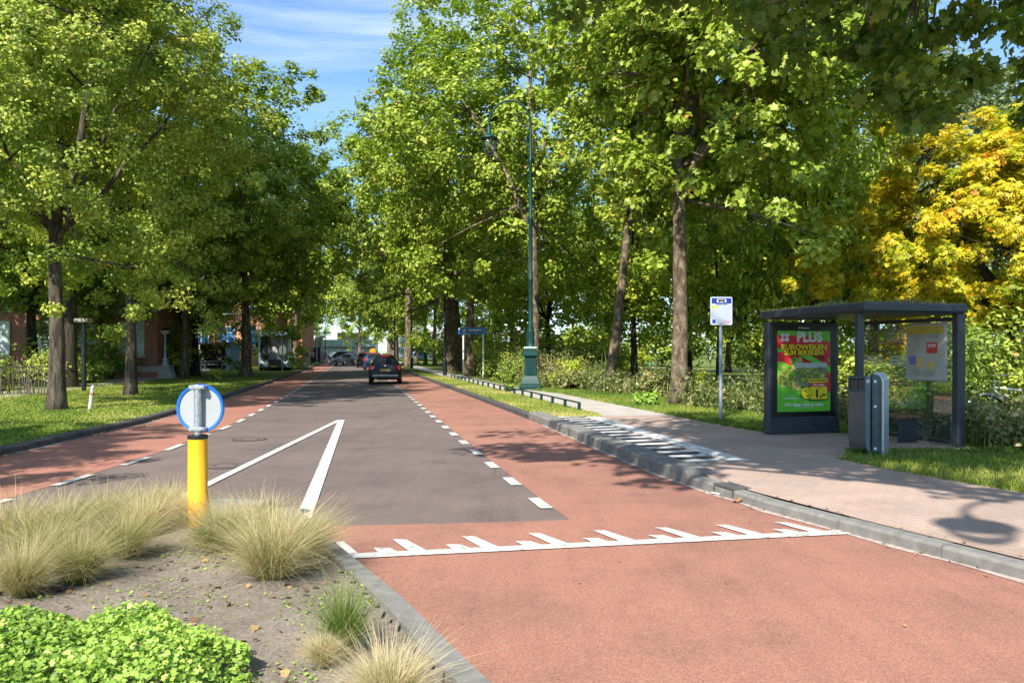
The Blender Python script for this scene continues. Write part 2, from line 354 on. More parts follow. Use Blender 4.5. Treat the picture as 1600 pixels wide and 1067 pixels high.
def zpark(X, Y):
    d = X-RK(Y)
    return .1-.018*max(0, d-8) if .1-.018*max(0, d-8) > -1.1 else -1.1
def yl(a, b, n): return list(np.geomspace(a+40, b+40, n)-40)
def strip(name, ys, cols, mat, zf, kind='structure'):
    """a sheet: rows at ys, columns given by functions of Y"""
    m = MB(); nc = len(cols)
    for Y in ys:
        for c in cols:
            X = c(Y); m.v.append((X, Y, zf(X, Y)))
    for i in range(len(ys)-1):
        for j in range(nc-1): m.f.append((i*nc+j, i*nc+j+1, (i+1)*nc+j+1, (i+1)*nc+j))
    o = m.build(name, mat); o['kind'] = kind; return o
def off(f, d): return lambda Y: f(Y)+d
ys = yl(-25, 330, 90)
M['far'] = M['park']
m = MB(); m.add([(-2500, -400, -1.6), (2500, -400, -1.6), (2500, 3500, -1.6), (-2500, 3500, -1.6)], [(0, 1, 2, 3)])
m.build('ground', M['far'])['kind'] = 'structure'
strip('road', ys, [off(LK, .02), lambda Y: (LK(Y)+RK(Y))/2, off(RK, -.02)], M['asphalt'], lambda X, Y: 0)
strip('lawn', ys, [off(LK, -160)]+[off(LK, -d) for d in (60, 30, 18, 12, 8, 5, 3, 1.5, .2)], M['lawn'], lambda X, Y: .1)
yl2 = [y for y in ys if y > -20]
strip('park_lawn', yl2, [off(RK, .3+d) for d in (0, 1, 3, 5, 8, 12, 18, 30, 45, 70, 110, 200)], M['park'], lambda X, Y: zpark(X, Y)-.012)
strip('verge', [18.5]+[y for y in ys if y > 19], [off(RK, .18), lambda Y: FN(Y)-.12], M['lawn'], lambda X, Y: .112)
# far square where the street ends
m = MB(); m.add([(-260, 331, -.02), (160, 331, -.02), (160, 420, -.02), (-260, 420, -.02)], [(0, 1, 2, 3)]); m.build('far_square', M['asphalt'])['kind'] = 'structure'
# left footpath
FP_L = interp([(-20, -17), (18, -17), (24, -17.3), (32, -18.4), (44, -20.6), (60, -24.5), (120, -37)])
strip('footpath', [y for y in yl(-18, 118, 40)], [off(FP_L, -1.1), off(FP_L, 1.0)], M['path'], lambda X, Y: .106)
# right pavement: near = pinkish clinkers, further on grey tiles
def kerbwidth(Y): return .34 if 9.5 < Y < 18.3 else .14
py = sorted(set([-25, -15, -8, -3, 0, 3, 5.6, 7, 8.45, 9.3, 10.2, 11.2, 11.6, 12.5, 13.5, 14.6, 14.8, 16, 17.5, 18.6]))
def pvz(X, Y): return .118
strip('pavement', py, [lambda Y: RK(Y)+kerbwidth(Y)+.015, lambda Y: (RK(Y)+PR(Y))/2, PR], M['paver'], pvz)
strip('park_path', [18.6, 19.5, 21, 24, 28.4, 31.8, 36, 40.8, 50, 60, 90, 150], [lambda Y: max(FN(Y)+.02, -999) if Y > 19 else RK(Y)+.3, PR], M['path'], lambda X, Y: .118)
# red lanes
M['redlane'] = asphalt('faded_red_lane', (.34, .148, .102), (.44, .265, .20), .45)
strip('left_cycle_lane', [y for y in ys if y > -20], [off(LK, .08), off(LD, -.0)], M['redlane'], lambda X, Y: .004)
strip('right_cycle_lane', [7.62, 8.4]+[y for y in ys if y > 8.6], [off(RD, .05), lambda Y: (RD(Y)+RK(Y))/2, off(RK, -.03)], M['red'], lambda X, Y: .004)
m = MB()
poly = [(-1.9, 7.33), (-.6, 7.46), (.55, 7.62), (.62, 7.62), (RK(7.62)-.03, 7.62), (RK(5.6)-.03, 5.6), (RK(3)-.03, 3), (RK(-8)-.03, -8), (4.4, -8), (1.6, 0), (-.15, 3.87), (-1.0, 5.6), (-1.28, 6.1)]
vs_ = [(x, y, .004) for x, y in poly]
def polymesh(name, poly, z, mat, kind='structure'):
    import mathutils.geometry as mg
    vs = [Vector((x, y, z)) for x, y in poly]; tr = mg.tessellate_polygon([vs])
    m = MB(); m.v = [tuple(v) for v in vs]; m.f = [list(t) for t in tr]
    # make every face look up
    for f in m.f:
        a, b, c = (Vector(m.v[i]) for i in f)
        if (b-a).cross(c-a).z < 0: f.reverse()
    o = m.build(name, mat)
    if kind: o['kind'] = kind
    return o
polymesh('red_crossing', poly, .004, M['red'])
# traffic island: soil with a kerb round it
IS = [(-.21, 3.87), (-.64, 4.83), (-1.31, 6.14), (-1.72, 7.0), (-2.05, 7.65), (-2.4, 8.0), (-2.9, 8.15), (-3.4, 8.0), (-3.75, 7.5), (-4.1, 6.5), (-4.45, 5), (-4.9, 3), (-5.4, 0), (-6.2, -5), (3.6, -5), (1.65, 0)]
def inset(poly, d):
    n = len(poly); out = []
    for i in range(n):
        a, b, c = Vector(poly[i-1]), Vector(poly[i]), Vector(poly[(i+1) % n])
        n1 = Vector((-(b-a).y, (b-a).x)).normalized(); n2 = Vector((-(c-b).y, (c-b).x)).normalized()
        k = (n1+n2).normalized(); out.append(tuple(b+k*(d/max(.4, k.dot(n1)))))
    return out
ISI = inset(IS, .15)
m = MB(); n = len(IS); mid = inset(IS, .012)
for i in range(n): m.v.append((*IS[i], -.01)); m.v.append((*IS[i], .10)); m.v.append((*mid[i], .115)); m.v.append((*ISI[i], .118)); m.v.append((*ISI[i], .05))
for i in range(n):
    j = (i+1) % n
    for k in range(4): m.f.append((i*5+k, j*5+k, j*5+k+1, i*5+k+1))
m.build('island_kerb', M['kerbstone'])['kind'] = 'structure'
# soil with gentle lumps
rs = np.random.RandomState(4)
def inside(poly, x, y):
    c = False; n = len(poly)
    for i in range(n):
        x1, y1 = poly[i]; x2, y2 = poly[i-1]
        if (y1 > y) != (y2 > y) and x < (x2-x1)*(y-y1)/(y2-y1)+x1: c = not c
    return c
def soilz(x, y): return .112+.02*math.sin(x*2.3+1)*math.cos(y*1.9)+.012*math.sin(x*7+y*5)+.008*math.sin(x*17-y*13)
gx = np.arange(-5.6, 2.4, .06); gy = np.arange(-1, 8.2, .06)
m = MB(); idx = {}
for i, x in enumerate(gx):
    for j, y in enumerate(gy):
        if inside(ISI, x, y): idx[(i, j)] = len(m.v); m.v.append((x, y, soilz(x, y)+rs.uniform(-.004, .004)))
for (i, j), k in idx.items():
    q = [(i, j), (i+1, j), (i+1, j+1), (i, j+1)]
    if all(t in idx for t in q): m.f.append([idx[t] for t in q])
m.build('island_soil', M['soil'])['kind'] = 'structure'
polymesh('island_soil_bed', ISI, .085, M['soil'])
# kerbs as rows of stones
def kerbrow(name, f, y0, y1, side, width, h, mat, L_=1.0, zlow=-.02, wid2=None, h2=None):
    m = MB(); Y = y0; rr = random.Random(7)
    while Y < y1:
        Ls = L_ if Y < 60 else 4
        Yn = Y+Ls*.97
        a = Vector((f(Y), Y, 0)); b = Vector((f(Yn), Yn, 0)); d = (b-a); ln = d.length; d.normalize(); nrm = Vector((d.y, -d.x, 0))*side
        wd = width; hh = h+rr.uniform(-.004, .004); g = .006
        if wid2: t = min(1, max(0, (Y-y0)/.9)); 
        for (s0, s1) in ((g, ln-g),):
            A = a+d*s0; B = a+d*s1
            prof = [(0, zlow), (0.0, hh-.025), (.022, hh), (wd, hh+.002), (wd, zlow)]
            b0 = len(m.v)
            for P in (A, B):
                for (o_, z_) in prof: q = P+nrm*o_; m.v.append((q.x, q.y, z_))
            for k in range(4):
                m.f.append((b0+k, b0+k+1, b0+5+k+1, b0+5+k) if side < 0 else (b0+k, b0+5+k, b0+5+k+1, b0+k+1))
            m.f.append([b0+k for k in range(5)]); m.f.append([b0+9-k for k in range(5)])
        Y = Yn
    o = m.build(name, mat); o['kind'] = 'structure'; return o
kerbrow('left_kerb', LK, -20, 310, -1, .2, .12, M['kerbdark'])
DR = 8.62
kerbrow('right_kerb', RK, -20, DR-.02, 1, .14, .108, M['kerbstone'])
kerbrow('right_kerb_middle', RK, DR+.44, 9.55, 1, .17, .118, M['kerbstone'], L_=.55)
kerbrow('bus_stop_kerb', RK, 9.62, 18.3, 1, .34, .175, M['kerbstone'], L_=.98)
kerbrow('right_kerb_far', RK, 18.35, 310, 1, .16, .125, M['kerbdark'])
# pale gutter along the near kerb
M['gutter'] = flat('dusty_gutter', (.40, .33, .29), .95, .1, var=.25, scale=18)
strip('gutter', [y for y in np.arange(2, 18, .5)], [lambda Y: RK(Y)-.07-.03*math.sin(Y*5), off(RK, .01)], M['gutter'], lambda X, Y: .009)
strip('left_gutter', [y for y in np.arange(5, 60, 1.)], [off(LK, -.01), lambda Y: LK(Y)+.07+.03*math.sin(Y*5)], M['gutter'], lambda X, Y: .009)
# ------------------------------------------------------------------ markings
def quadline(m, a, b, w, z=.013):
    a = Vector((*a, 0)); b = Vector((*b, 0)); d = (b-a).normalized(); nn = Vector((-d.y, d.x, 0))*w/2
    m.add([(*(a-nn).xy, z), (*(b-nn).xy, z), (*(b+nn).xy, z), (*(a+nn).xy, z)], [(3, 2, 1, 0) if False else (0, 1, 2, 3)])
m = MB()
Y = 8.15
while Y < 200:
    quadline(m, (RD(Y)-.03, Y), (RD(Y+.58)-.03, Y+.58), .13)
    Y += 1.42
m.build('right_lane_dashes', M['paint'])['kind'] = 'structure'
m = MB(); Y = 6.1
while Y < 200:
    quadline(m, (LD(Y)+.06, Y), (LD(Y+.85)+.06, Y+.85), .11); Y += 1.72
m.build('left_lane_dashes', M['paint'])['kind'] = 'structure'
ap = px(530, 657); la = px(262, 788); ra = px(474, 812)
m = MB(); quadline(m, (ap[0]+.0, ap[1]+.02), la, .12); quadline(m, (ap[0]+.04, ap[1]+.06), ra, .15, .0135)
m.build('wedge_marking', M['paint'])['kind'] = 'structure'
m = MB()
A = Vector(px(520, 872)); B = Vector(px(1338, 832)); d = (B-A).normalized()
quadline(m, A, B, .15)
td = Vector((-.45, .89))
P0 = Vector(px(655, 866)); per = .588
quadline(m, Vector(px(548, 870))-d*.05, Vector(px(548, 870))-d*.05+td*.48, .24, .0135)
for k in range(0, 8):
    p = P0+d*(per*k); q = p+td*.52
    m.add([(p.x-.06, p.y, .0135), (p.x+.10, p.y, .0135), (q.x+.065, q.y, .0135), (q.x-.045, q.y, .0135)], [(0, 1, 2, 3)])
    p = p-d*.24; q = p+td*.24
    m.add([(p.x-.06, p.y, .0137), (p.x+.11, p.y, .0137), (q.x+.085, q.y, .0137), (q.x-.05, q.y, .0137)], [(0, 1, 2, 3)])
m.build('ramp_marking', M['paint'])['kind'] = 'structure'
# tactile paving and grey tile band on the stop
M['tact'] = flat('pale_tactile_tile', (.52, .52, .50), .8, .2, var=.15, scale=9)
M['tactd'] = flat('dark_tactile_tile', (.045, .045, .045), .8, .2, var=.3, scale=9)
mw = MB(); md = MB(); Y = 10.7; k = 0
while Y < 18.1:
    a = RK(Y)+.39; wd = .62; sl = .0
    q = [(a, Y, .124), (a+wd, Y+.2, .124), (a+wd, Y+.43, .124), (a, Y+.23, .124)]
    (mw if k % 2 == 0 else md).add(q, [(0, 1, 2, 3)])
    Y += .245; k += 1
mw.build('tactile_strip', M['tact'])['kind'] = 'structure'; md.build('tactile_strip_dark', M['tactd'])['kind'] = 'structure'
strip('grey_tile_band', [10.9, 12, 14, 16, 18.4], [lambda Y: RK(Y)+1.12, lambda Y: RK(Y)+1.44], M['tact'], lambda X, Y: .123)
# sandy park paths
def ribbon(name, pts, w, mat, dz=.02):
    m = MB(); P = []
    for i in range(len(pts)-1):
        for t in np.linspace(0, 1, 8, endpoint=False): P.append(Vector(pts[i]).lerp(Vector(pts[i+1]), t))
    P.append(Vector(pts[-1]))
    for i, p in enumerate(P):
        d = (P[min(i+1, len(P)-1)]-P[max(i-1, 0)]).normalized(); nn = Vector((d.y, -d.x))*w/2*(1+.15*math.sin(i*1.7))
        for q in (p-nn, p+nn): m.v.append((q.x, q.y, zpark(q.x, q.y)+dz))
    for i in range(len(P)-1): m.f.append((2*i, 2*i+1, 2*i+3, 2*i+2))
    m.build(name, mat)['kind'] = 'structure'
M['sand'] = flat('pale_sandy_path', (.50, .43, .36), .95, .1, var=.2, scale=1.5)
ribbon('sandy_path', [(4, 80), (9, 64), (13, 55), (18, 48), (27, 44), (45, 44)], 2.2, M['sand'])
ribbon('sandy_path_near', [(7, 31), (9.5, 28), (13, 26), (18, 22.5), (26, 20)], 1.3, M['sand'])
ribbon('sandy_path_far', [(14, 100), (22, 88), (35, 84), (60, 84)], 2.6, M['sand'])
ribbon('sandy_path_left', [(4, 80), (3, 95), (4, 120)], 4, M['sand'])
# ------------------------------------------------------------------ leaves
def S_rhomb():
    P = np.array([(0, 0, 0), (.30, .32, .06), (.26, .68, .06), (0, 1, -.06), (-.26, .68, .06), (-.30, .32, .06)], dtype=float)
    return P, [(0, 1, 2, 3), (0, 3, 4, 5)]
def S_plane():
    P = [(0, 0, 0), (.16, .04, .02), (.50, .16, .07), (.36, .32, .05), (.52, .62, .02), (.25, .58, .05), (0, 1.02, -.08),
         (-.25, .58, .05), (-.52, .62, .02), (-.36, .32, .05), (-.50, .16, .07), (-.16, .04, .02)]
    P = np.array(P, dtype=float); return P, [(0, 1, 2, 3), (0, 3, 4, 5), (0, 5, 6, 6), (0, 6, 6, 7), (0, 7, 8, 9), (0, 9, 10, 11)]
def S_planet():
    P, _ = S_plane(); return P, [(0, 1, 2), (0, 2, 3), (0, 3, 4), (0, 4, 5), (0, 5, 6), (0, 6, 7), (0, 7, 8), (0, 8, 9), (0, 9, 10), (0, 10, 11)]
def S_palm():      # a hand of leaflets (horse chestnut)
    V = [(0, 0, 0)]; F = []
    for a, l in ((-75, .6), (-38, .85), (0, 1), (38, .85), (75, .6)):
        a = R(a); d = np.array((math.sin(a), math.cos(a))); n_ = np.array((d[1], -d[0])); b = len(V)
        q = d*l*.62; V += [(*(q+n_*.13), .03), (*(d*l), -.12), (*(q-n_*.13), .03)]; F.append((0, b, b+1, b+2))
    return np.array(V, dtype=float), F
SH = {'rhomb': S_rhomb(), 'plane': S_planet(), 'palm': S_palm()}
def leaves(rs, C, nrm, size, lv, shape):
    P, F = SH[shape]; n = len(C); k = len(P)
    nrm = nrm/np.linalg.norm(nrm, axis=1)[:, None]
    t = rs.normal(size=(n, 3)); t -= nrm*(t*nrm).sum(1)[:, None]; t /= np.linalg.norm(t, axis=1)[:, None]
    b = np.cross(nrm, t)
    V = C[:, None, :]+size[:, None, None]*(P[None, :, 0, None]*b[:, None, :]+(P[None, :, 1, None]-.5)*t[:, None, :]+P[None, :, 2, None]*nrm[:, None, :])
    Fa = np.array(F); FF = (Fa[None]+(np.arange(n)*k)[:, None, None]).reshape(-1, Fa.shape[1])
    return V.reshape(-1, 3), FF, np.repeat(lv, k)
def clumps_to_leaves(rs, cl, per, size, shape, droop=.35, flat_=.75, outc=None, sv=.35, spread=.22):
    """cl: (n,4) centres + radius"""
    cl = np.asarray(cl); n = len(cl); ids = np.repeat(np.arange(n), per)
    d = rs.normal(size=(len(ids), 3)); d /= np.linalg.norm(d, axis=1)[:, None]
    r = rs.uniform(0, 1, len(ids))**.45*rs.uniform(.85, 1.15, len(ids))
    o = d*r[:, None]*cl[ids, 3][:, None]; o[:, 2] *= flat_
    C = cl[ids, :3]+o
    if outc is None: outc = cl[:, :3].mean(0)
    out = C-outc; out /= np.linalg.norm(out, axis=1)[:, None]+1e-6
    nrm = out*.40+d*.40+np.array([0, -.05, .65])+rs.normal(size=C.shape)*.36
    s = size*(1+sv*rs.uniform(-1, 1, len(ids)))
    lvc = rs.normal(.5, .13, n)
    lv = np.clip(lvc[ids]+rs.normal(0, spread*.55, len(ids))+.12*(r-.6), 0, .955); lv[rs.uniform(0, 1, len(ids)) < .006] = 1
    return leaves(rs, C, nrm, s, lv, shape)
def ellipsoid_clumps(rs, n, c, rad, rc, low=-1.0, shell=.45, noise_=.18, top=1.0):
    out = []
    while len(out) < n:
        d = rs.normal(size=3); d /= np.linalg.norm(d)
        if d[2] < low: continue
        bumpf = 1+noise_*(math.sin(d[0]*5+c[0])+math.sin(d[1]*6+1)+math.sin(d[2]*7+2))/1.6
        r = (shell+(1-shell)*rs.uniform()**.6)*bumpf
        p = np.array(c)+d*r*np.array(rad)
        out.append((*p, rc*rs.uniform(.65, 1.3)))
    return np.array(out)
def limb_skeleton(rs, m, base, h_fork, r0, clumps, nl=7, lean=(0, 0), twig=.035, flare=1.5, wob=.12, ntw=90, second=True):
    """trunk to the fork, limbs to a few far clumps, twigs to many"""
    base = Vector(base); top = base+Vector((lean[0], lean[1], h_fork))
    pts = []; rad = []
    K = 14
    for i in range(K+1):
        t = i/K; p = base.lerp(top, t)+Vector((math.sin(t*5+base.x)*wob*r0, math.cos(t*4+base.y)*wob*r0, 0))*min(1, t*3)
        pts.append(p); rad.append(r0*(1-.38*t)*(1+(flare-1)*math.exp(-t*h_fork/.35)))
    pts[0] = pts[0]-Vector((0, 0, .25))
    m.tube(pts, rad, 14)
    cen = clumps[:, :3]; ends = []
    idx = rs.permutation(len(cen))[:nl*4]
    cz = np.array(sorted(idx, key=lambda i: math.atan2(cen[i][1]-top.y, cen[i][0]-top.x)))
    segs = []
    for q in range(nl):
        c = Vector(cen[cz[q*4+rs.randint(4)]]); st = pts[-1-(q % 4 if h_fork > 4 else 0)]
        up = Vector((0, 0, (c.z-st.z)*.35+.5)); mid = st.lerp(c, .45)+up*.35+Vector(rs.normal(size=3)*.25)
        e = st.lerp(c, .93); P = []
        for k in range(8):
            t = k/7; P.append(st*(1-t)**2+mid*2*t*(1-t)+e*t*t+Vector(rs.normal(size=3)*.05)*(1 if 0 < k < 7 else 0))
        rr = r0*rs.uniform(.28, .42); m.tube(P, [rr*(1-.8*k/7) for k in range(8)], 8); segs += [(P[k], rr*(1-.8*k/7)) for k in range(1, 8)]
    # leader
    tp = cen[np.argmax(cen[:, 2])]; P = [pts[-1].lerp(Vector(tp), k/6)+Vector(rs.normal(size=3)*.12)*(k > 0) for k in range(7)]
    m.tube(P, [r0*.55*(1-.85*k/6) for k in range(7)], 8); segs += [(P[k], r0*.55*(1-.85*k/6)) for k in range(1, 7)]
    S = np.array([s[0] for s in segs])
    for i in rs.permutation(len(cen))[:ntw]:
        c = cen[i]; j = int(np.argmin(((S-c)**2).sum(1))); a = segs[j][0]; b = Vector(c)
        r = min(segs[j][1]*.7, twig*(1+(b-a).length*.35)); mid = a.lerp(b, .5)+Vector(rs.normal(size=3)*.1)*(b-a).length*.5
        m.tube([a, mid, b], [r, r*.65, r*.25], 5, cap=False)
TP = []
def make_tree(name, label, cat, group, loc, seed, leafm, barkm, h_fork, r0, cen, rad, ncl, rc, per, lsize, shape, low=-1, nl=7, lean=(0, 0), shell=.45, extra=None, flare=1.5, ntw=90, noise_=.27, droop=.3, flat_=.75, rz=0, zg=.1):
    rs = np.random.RandomState(seed)
    cl = ellipsoid_clumps(rs, ncl, cen, rad, rc, low, shell, noise_); cl = cl[cl[:, 2] < np.quantile(cl[:, 2], .975)]
    if extra is not None: cl = np.vstack([cl, extra])
    root = empty(name, (loc[0], loc[1], zg), rz, label, cat, group)
    m = MB(); limb_skeleton(rs, m, (0, 0, 0), h_fork, r0, cl, nl, lean, flare=flare, ntw=ntw)
    m.build('trunk', barkm, root, smooth=True)
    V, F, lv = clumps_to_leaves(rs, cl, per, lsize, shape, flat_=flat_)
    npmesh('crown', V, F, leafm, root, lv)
    return root
GR = 'plane trees along the right side of the street'
GL = 'street trees along the left side of the street'
BK = 'trees in the background'
# --- near right: plane A and B
tA = make_tree('plane_tree', 'straight mottled plane tree near the bus stop sign, nearest of the right row', 'tree', GR, (4.62, 22.1), 11, M['leaf_plane'], M['bark_plane'],
   7.0, .235, (1.5, -.5, 10.4), (4.8, 5.0, 6.6), 600, .50, 108, .152, 'plane', low=-.92, nl=8, shell=.3, ntw=110)
tB = make_tree('plane_tree', 'slim leaning plane trunk between the green street lamp and the straight nearest plane tree', 'tree', GR, (3.6, 29.8), 12, M['leaf_plane'], M['bark_plane'],
   7.6, .20, (2.2, 0, 12.5), (4.1, 4.8, 7.0), 560, .56, 66, .185, 'plane', low=-.95, nl=8, lean=(.9, 0), shell=.35, ntw=100)
tC = make_tree('plane_tree', 'tall pale plane tree standing directly behind the green street lamp', 'tree', GR, (1.0, 38), 13, M['leaf_plane'], M['bark_plane'],
   9, .30, (-.9, 2.6, 13.0), (6.4, 4.8, 8.2), 560, .66, 74, .215, 'rhomb', low=-.95, nl=8, shell=.4)
tD = make_tree('plane_tree', 'old plane tree with very thick knobbly trunk behind the blue street name sign', 'tree', GR, (-4.6, 62), 14, M['leaf_plane'], M['bark_plane'],
   7, .72, (-1.2, -1, 12.5), (8.2, 8, 9.0), 480, .85, 50, .33, 'rhomb', low=-.9, nl=8, shell=.4, flare=1.35)
def sub(o, loc, rz, sc, label, group, zg=.1):
    c = copy_tree(o); c.location = (loc[0], loc[1], zg); c.rotation_euler = (0, 0, rz); c.scale = (sc[0], sc[0], sc[1])
    c['label'] = label; c['group'] = group
    if 'category' not in c: c['category'] = 'tree'
    return c
sub(tC, (-2.6, 50), 2.1, (.95, 1.04), 'mid-distance plane tree between the lamp and the old thick plane', GR)
# --- left row
cutL = np.random.RandomState(5)
tL = make_tree('linden_tree', 'grey-barked street tree nearest the camera on the left lawn, with a furrowed trunk', 'tree', GL, (-11.85, 20.8), 21, M['leaf_linden'], M['bark_linden'],
   4.8, .215, (-.2, .2, 9.7), (4.5, 4.6, 6.3), 820, .40, 118, .105, 'rhomb', low=-.97, nl=8, shell=.45, ntw=130, flare=1.4)
tL2 = make_tree('linden_tree', 'knotty street tree on the left lawn between the nearest trunk and the island bollard', 'tree', GL, (-13.35, 28), 22, M['leaf_linden'], M['bark_linden'],
   4.8, .20, (-.1, 0, 9.6), (4.7, 4.9, 6.3), 740, .44, 100, .122, 'rhomb', low=-.95, nl=8, shell=.45, ntw=110, flare=1.4)
tL3 = make_tree('plane_tree', 'pale mottled plane tree on the left lawn just left of the coach', 'tree', GL, (-16.8, 50.5), 29, M['leaf_plane'], M['bark_plane'],
   6.0, .33, (.2, 0, 11.6), (6.2, 6.2, 8.2), 600, .70, 74, .26, 'rhomb', low=-.95, nl=8, shell=.4, flare=1.6)
sub(tL2, (-18.6, 45.5), 1.3, (.98, 1.0), 'shaded street tree beside the ornate white lamp', GL)
# --- generic background trees
tG = make_tree('park_tree', 'dark green tree behind the left row over the brick house', 'tree', BK, (-24, 40), 31, M['leaf_dark'], M['bark_dark'],
   3.6, .30, (0, 0, 8.2), (5.5, 5.5, 6.0), 400, .70, 46, .25, 'rhomb', low=-.98, shell=.4)
tY = make_tree('chestnut_tree', 'yellow-green crown rising at the top left corner behind the near street tree', 'tree', BK, (-22.5, 33), 32, M['leaf_lime'], M['bark_dark'],
   6, .4, (0, 0, 13.6), (6.2, 5.6, 7.6), 380, .72, 70, .28, 'palm', low=-.9, shell=.4)
tK = make_tree('park_tree', 'light green park tree behind the slim leaning plane', 'tree', BK, (7, 46), 33, M['leaf_lime'], M['bark_dark'],
   3.6, .22, (0, 0, 7.6), (4.6, 4.6, 5.4), 380, .62, 44, .22, 'rhomb', low=-.97, shell=.4)
tW = make_tree('park_tree', 'grey-green park tree behind the bus stop sign', 'tree', BK, (15, 40), 34, M['leaf_grey'], M['bark_plane'],
   3.6, .34, (0, 0, 7.7), (4.8, 4.8, 5.3), 360, .64, 72, .20, 'rhomb', low=-.9, shell=.4)
tH = make_tree('chestnut_tree', 'horse chestnut turning yellow and orange right of the bus shelter', 'tree', None, (15.1, 24), 35, M['leaf_yellow'], M['bark_dark'],
   2.4, .3, (-.1, -.2, 4.5), (4.7, 4.0, 4.3), 640, .40, 120, .15, 'palm', low=-.72, shell=.45, ntw=80)
for (x, y, s, r, tr, lb) in [
    # right row going away
    (-10.0, 77, (1.18, 1.15), .4, tC, 'slim plane in the right row just beyond the old thick plane'),
    (-8.3, 86, (.75, 1.0), 1.9, tC, 'second slim plane beyond the old thick plane in the right row'),
    (-10.6, 98, (.75, 1.0), 3.3, tC, 'third slim plane beyond the old thick plane in the right row'),
    (-13.4, 112, (.8, 1.0), 4.4, tC, 'fourth slim plane beyond the old thick plane in the right row'),
    (-19.4, 131, (.95, .98), 5.2, tD, 'stout plane tree far down the right row'),
    (-22.5, 155, (.85, .9), .9, tD, 'farthest but one plane tree of the right row'),
    (-28.5, 186, (.85, .85), 2.9, tD, 'farthest plane tree of the right row'),
    ]:
    sub(tr, (x, y), r, s, lb, GR)
for (x, y, s, r, tr, lb) in [
    (-20.2, 51, (.9, .85), .5, tG, 'dark tree trunk in the shade between the pale plane and the coach'),
    (-24.6, 44, (.62, .72), 1.5, tG, 'dark shaded tree left behind the ornate white lamp'),
    (-22.8, 84, (1.22, 1.2), 2.5, tL3, 'left row tree standing beyond the coach'),
    (-31.8, 112, (1.05, 1.0), 4.0, tL3, 'left row tree beyond the wood-clad building'),
    (-38.6, 140, (.85, .85), 5.5, tY, 'yellowing tree far down the left row'),
    (-43, 226, (1.5, 1.5), 2.1, tL3, 'tree crown closing the end of the street, right of the gap'),
    (-60, 232, (1.7, 1.5), 1.1, tL3, 'tree crown closing the end of the street, left of the gap'),
    (-47, 176, (.9, .8), 1.1, tL3, 'farthest tree of the left row'),
    (-26.5, 94, (.7, .95), 1.1, tL2, 'small street tree beyond the coach near the wood-clad building'),
    ]:
    sub(tr, (x, y), r, s, lb, GL)
i = 0
W1 = ['dark', 'tall', 'broad', 'shaded', 'dense', 'leafy']
for (x, y, s, r, tr, lb) in [
    (-31, 38, (1.1, 1.2), 2, tG, 'dark broad tree behind the stick fence at the left edge'),
    (-29, 27, (.8, .95), 3, tG, 'dark tree at the left edge behind the nearest street tree'),
    (-27.5, 58, (1.1, 1.35), 4, tG, 'tall dark tree above the glass bus shelter'),
    (-34, 72, (1.1, 1.3), 5, tG, 'dark tree between the glass shelter and the coach, set far back'),
    (-18.8, 34, (.7, 1.5), .5, tY, 'tall yellow-green tree showing above the left row'),
    (-40, 90, (1.2, 1.3), 1, tG, 'dark tree behind the coach and the wood-clad building'),
    (-52, 120, (1.3, 1.1), 2.2, tG, 'far dark tree on the left beyond the wood-clad building'),
    (-60, 175, (1.3, 1.1), 2.9, tG, 'far dark tree on the left near the street end'),
    (2.5, 56, (1.1, 1.0), 1, tK, 'bright green park tree left of the slim leaning plane'),
    (11.5, 52, (1.15, 1.15), 2, tK, 'bright green park tree seen between the slim and the straight plane trunks'),
    (8.8, 34, (.62, .72), 3, tK, 'small light green tree right behind the two near plane trunks'),
    (18.5, 50, (1.1, 1.2), 3.7, tG, 'dark park tree behind the bus stop sign'),
    (21, 37, (1.0, 1.15), 4.4, tW, 'grey-green park tree above the bus shelter roof'),  # grey-green crown lightens the dark middle ground by leaf colour
    (13.2, 33, (.62, .8), 2.5, tK, 'slim light-crowned tree between the sign pole and the advertising panel'),  # lime crown brightens a shaded gap through its leaf colour
    (26, 30, (1.1, 1.3), 5.1, tG, 'tall dark tree behind the yellow chestnut'),
    (24.5, 45, (1.2, 1.5), .7, tW, 'tall grey-green tree above the yellow chestnut'),
    (10.8, 28.5, (.7, 1.25), .2, tK, 'light green tree filling the gap right of the nearest plane'),
    (0, 78, (1.3, 1.3), 5.9, tK, 'far light green park tree behind the green lamp'),
    (9, 75, (1.4, 1.4), .4, tG, 'far dark park tree behind the slim plane'),
    (20, 74, (1.3, 1.3), 1.4, tK, 'far light green park tree behind the people on the path'),
    (30, 66, (1.4, 1.5), 2.8, tG, 'far dark park tree behind the bus shelter'),
    (40, 55, (1.5, 1.6), 3.8, tG, 'far dark park tree at the right edge'),
    (38, 84, (1.5, 1.5), 4.8, tW, 'far grey-green park tree behind the advertising panel'),
    (34, 112, (1.6, 1.3), 1.8, tG, 'farthest dark park tree on the right'),
    (14, 118, (1.6, 1.3), 2.6, tG, 'farthest dark park tree behind the walkers'),
    (-3, 112, (1.4, 1.2), 3.4, tG, 'farthest dark park tree behind the blue sign'),
    (54, 92, (1.7, 1.5), 3.4, tG, 'farthest dark park tree beyond the right edge'),
    ]:
    sub(tr, (x, y), r, s, lb, BK, zpark(x, y) if x > RK(y) else .1)
sub(tL, (-12.8, 5.2), 2.2, (.95, .66), 'street tree left of the camera whose shade dapples the near left lawn', GL)
sub(tL2, (-22.5, 11), 2.9, (.85, .65), 'street tree outside the left picture edge shading the left lawn', GL)
